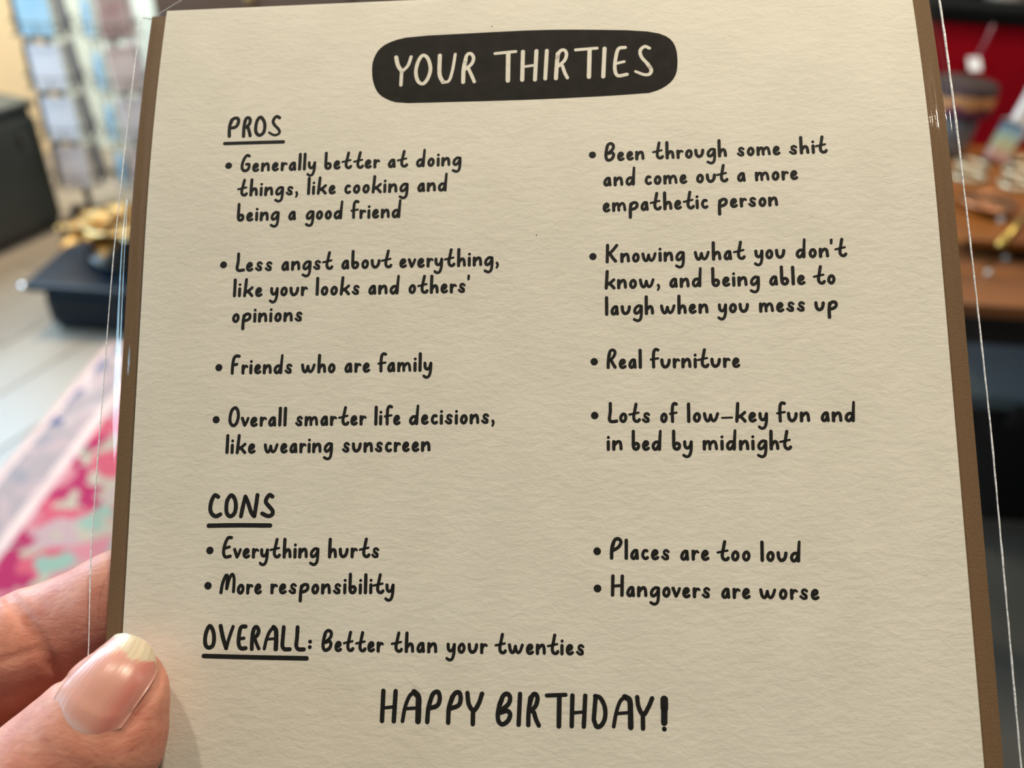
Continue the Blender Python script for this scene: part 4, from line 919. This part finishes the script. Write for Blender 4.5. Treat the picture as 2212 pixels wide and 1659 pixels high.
def skin():
    M = bpy.data.materials.new('warm_skin'); M.use_nodes = True; nt = M.node_tree; N = nt.nodes.new; Lk = nt.links.new; b = nt.nodes['Principled BSDF']
    b.inputs['Roughness'].default_value = .50; b.inputs['Specular IOR Level'].default_value = .42
    b.inputs['Subsurface Weight'].default_value = .35; b.inputs['Subsurface Radius'].default_value = (1.0, .35, .18); b.inputs['Subsurface Scale'].default_value = .0035
    tc = N('ShaderNodeTexCoord')
    n1 = N('ShaderNodeTexNoise'); n1.inputs['Scale'].default_value = .16; n1.inputs['Detail'].default_value = 4; n1.inputs['Roughness'].default_value = .6; Lk(tc.outputs['Object'], n1.inputs['Vector'])
    rp = N('ShaderNodeValToRGB'); e = rp.color_ramp.elements; e[0].position = .34; e[0].color = (.50, .18, .125, 1); e[1].position = .66; e[1].color = (.62, .285, .205, 1); Lk(n1.outputs[0], rp.inputs[0]); Lk(rp.outputs[0], b.inputs['Base Color'])
    mp = N('ShaderNodeMapping'); mp.inputs['Rotation'].default_value = (0, 0, -.68); mp.inputs['Scale'].default_value = (.6, 1.2, 1); Lk(tc.outputs['Object'], mp.inputs[0])
    n2 = N('ShaderNodeTexNoise'); n2.inputs['Scale'].default_value = .9; n2.inputs['Detail'].default_value = 4; n2.inputs['Distortion'].default_value = .5; Lk(mp.outputs[0], n2.inputs['Vector'])
    v = N('ShaderNodeTexVoronoi'); v.feature = 'DISTANCE_TO_EDGE'; v.inputs['Scale'].default_value = 2.4; Lk(tc.outputs['Object'], v.inputs['Vector'])
    ad = N('ShaderNodeMath'); ad.operation = 'MULTIPLY_ADD'; ad.inputs[1].default_value = .18; Lk(v.outputs['Distance'], ad.inputs[0]); Lk(n2.outputs[0], ad.inputs[2])
    bp = N('ShaderNodeBump'); bp.inputs['Strength'].default_value = .38; bp.inputs['Distance'].default_value = .0004; Lk(ad.outputs[0], bp.inputs['Height']); Lk(bp.outputs[0], b.inputs['Normal'])
    return M
me = bpy.data.meshes.new('skin'); me.from_pydata(pts.tolist(), [], faces); me.update()
hand = bpy.data.objects.new('hand', None); COL.objects.link(hand); hand.matrix_world = CMAT; hand.empty_display_size = 5
tag(hand, 'left hand pinching the sleeved card between thumb and fingers at lower left', 'hand')
link_mesh('skin', me, skin(), hand, True)
# ---- thumb nail, laid on the thumb's surface
# side curves of the nail plate, from the cuticle to the free edge
Lc = [(112, 1518), (124, 1490), (150, 1458), (178, 1430), (206, 1404), (230, 1385), (248, 1371)]
Rc = [(262, 1572), (278, 1550), (296, 1522), (314, 1496), (330, 1472), (340, 1450), (338, 1430)]
Mc = [(172, 1588), (190, 1560), (212, 1525), (236, 1490), (262, 1452), (292, 1412), (303, 1386)]
def bez(A_, t):
    A_ = np.array(A_, float); q = t*(len(A_)-1); i = min(int(q), len(A_)-2); f = q-i
    a = A_[max(i-1, 0)]; b = A_[i]; c = A_[i+1]; d = A_[min(i+2, len(A_)-1)]
    return .5*((2*b)+(-a+c)*f+(2*a-5*b+4*c-d)*f*f+(-a+3*b-3*c+d)*f**3)
ns, nw = 40, 24; DIR = np.zeros((ns+1, nw+1, 3)); DST = np.zeros((ns+1, nw+1))
for i in range(ns+1):
    t = i/ns; a, c, b = bez(Lc, t), bez(Mc, t), bez(Rc, t)
    ctrl = 2*c-.5*(a+b)
    for j in range(nw+1):
        s = j/nw; q = (1-s)**2*a+2*s*(1-s)*ctrl+s*s*b
        d = zpos(q[0], q[1], 0)-CAMC; DIR[i, j] = d/np.linalg.norm(d); DST[i, j] = np.linalg.norm(onto(*q, 135)-CAMC)
cut = 33
for j in (3, 2, 1, 0): DST[:, j] = DST[:, j+1]+(DST[:, j+1]-DST[:, j+2])*1.15
for j in (nw-1, nw): DST[:, j] = DST[:, j-1]+(DST[:, j-1]-DST[:, j-2])*1.1
for i in range(cut, ns+1): DST[i] = DST[i-1]+(DST[cut-1]-DST[cut-7])/6*1.15   # the free edge runs on from the bed
for _ in range(8):
    DST[1:-1, 1:-1] = (DST[:-2, 1:-1]+DST[2:, 1:-1]+DST[1:-1, :-2]+DST[1:-1, 2:])/4*.6+DST[1:-1, 1:-1]*.4
NP = CAMC+DIR*DST[..., None]
gN = np.cross(np.gradient(NP, axis=1), np.gradient(NP, axis=0)); gN /= np.linalg.norm(gN, axis=-1)[..., None]; gN *= np.sign(gN[20, 12, 2])
top = NP.copy()
for i in range(ns+1):
    for j in range(nw+1):
        s = j/nw*2-1; t = i/ns
        lift = -.10+.62*(1-abs(s)**3)*min(1, t*4)+.12*max(0, t-.8)*5*abs(s)**3
        top[i, j] = NP[i, j]+gN[i, j]*lift
th_ = .38
Pn = np.concatenate([top.reshape(-1, 3), (top-gN*th_*1.4).reshape(-1, 3)]); Fn = []; NN = (ns+1)*(nw+1); q_ = lambda s, i, j: s*NN+i*(nw+1)+j
for i in range(ns):
    for j in range(nw):
        Fn.append((q_(0, i, j), q_(0, i+1, j), q_(0, i+1, j+1), q_(0, i, j+1))); Fn.append((q_(1, i, j), q_(1, i, j+1), q_(1, i+1, j+1), q_(1, i+1, j)))
for i in range(ns):
    for j in (0, nw): Fn.append((q_(0, i, j), q_(1, i, j), q_(1, i+1, j), q_(0, i+1, j)))
for j in range(nw):
    for i in (0, ns): Fn.append((q_(0, i, j), q_(0, i, j+1), q_(1, i, j+1), q_(1, i, j)))
def nail_mat():
    M = bpy.data.materials.new('thumbnail_plate'); M.use_nodes = True; nt = M.node_tree; N = nt.nodes.new; Lk = nt.links.new; b = nt.nodes['Principled BSDF']
    b.inputs['Roughness'].default_value = .30; b.inputs['Specular IOR Level'].default_value = .5; b.inputs['Subsurface Weight'].default_value = .25; b.inputs['Subsurface Scale'].default_value = .002
    at = N('ShaderNodeVertexColor'); at.layer_name = 'nail_zones'; Lk(at.outputs['Color'], b.inputs['Base Color'])
    uv = N('ShaderNodeUVMap'); uv.uv_map = 'nail_uv'; mp = N('ShaderNodeMapping'); mp.inputs['Scale'].default_value = (38, 1.2, 1); Lk(uv.outputs[0], mp.inputs[0])
    nz = N('ShaderNodeTexNoise'); nz.inputs['Scale'].default_value = 1.0; nz.inputs['Detail'].default_value = 3; Lk(mp.outputs[0], nz.inputs['Vector'])
    bp = N('ShaderNodeBump'); bp.inputs['Strength'].default_value = .17; bp.inputs['Distance'].default_value = .0003; Lk(nz.outputs[0], bp.inputs['Height']); Lk(bp.outputs[0], b.inputs['Normal'])
    return M
nail = from_data('thumbnail', Pn, Fn, nail_mat(), hand, True); nail['label'] = 'pink thumbnail with pale ridged free edge'
# the plate's own colours: pale lunula by the cuticle, pink bed, whitish free edge with ridges
ca = nail.data.color_attributes.new('nail_zones', 'FLOAT_COLOR', 'POINT'); cols = []
r_ = np.random.RandomState(5); stri = np.convolve(r_.uniform(-1, 1, 64), np.ones(2)/2, 'same')
for s_ in (0, 1):
    for i in range(ns+1):
        for j in range(nw+1):
            t, s = i/ns, j/nw; bed = np.array([.58, .29, .235]); pinker = np.array([.52, .17, .14]); lun = np.array([.62, .40, .38]); free = np.array([.58, .49, .36])
            c = bed+(pinker-bed)*max(0, 1-abs(s-.78)/.25)*.9
            L = max(0, 1-math.hypot((s-.35)/.38, t/.16)); c = c+(lun-c)*min(1, L*2)
            e0 = .93-.17*math.sin(math.pi*min(1, s*.95+.03))**1.2+.015*stri[j*2 % 64]
            fmix = min(1, max(0, (t-e0)/.02)); fr = free*(1+.12*stri[(j*3) % 64]); c = c+(fr-c)*fmix
            if t < .025: c = c*.4+np.array([.80, .62, .55])*.6
            cols += [*np.clip(c, 0, 1), 1.0]
ca.data.foreach_set('color', cols)
ul = nail.data.uv_layers.new(name='nail_uv'); vi = np.zeros(len(nail.data.loops), int); nail.data.loops.foreach_get('vertex_index', vi)
loc = vi % NN; uvs = np.stack([(loc % (nw+1))/nw, (loc//(nw+1))/ns], -1); ul.data.foreach_set('uv', uvs.ravel())
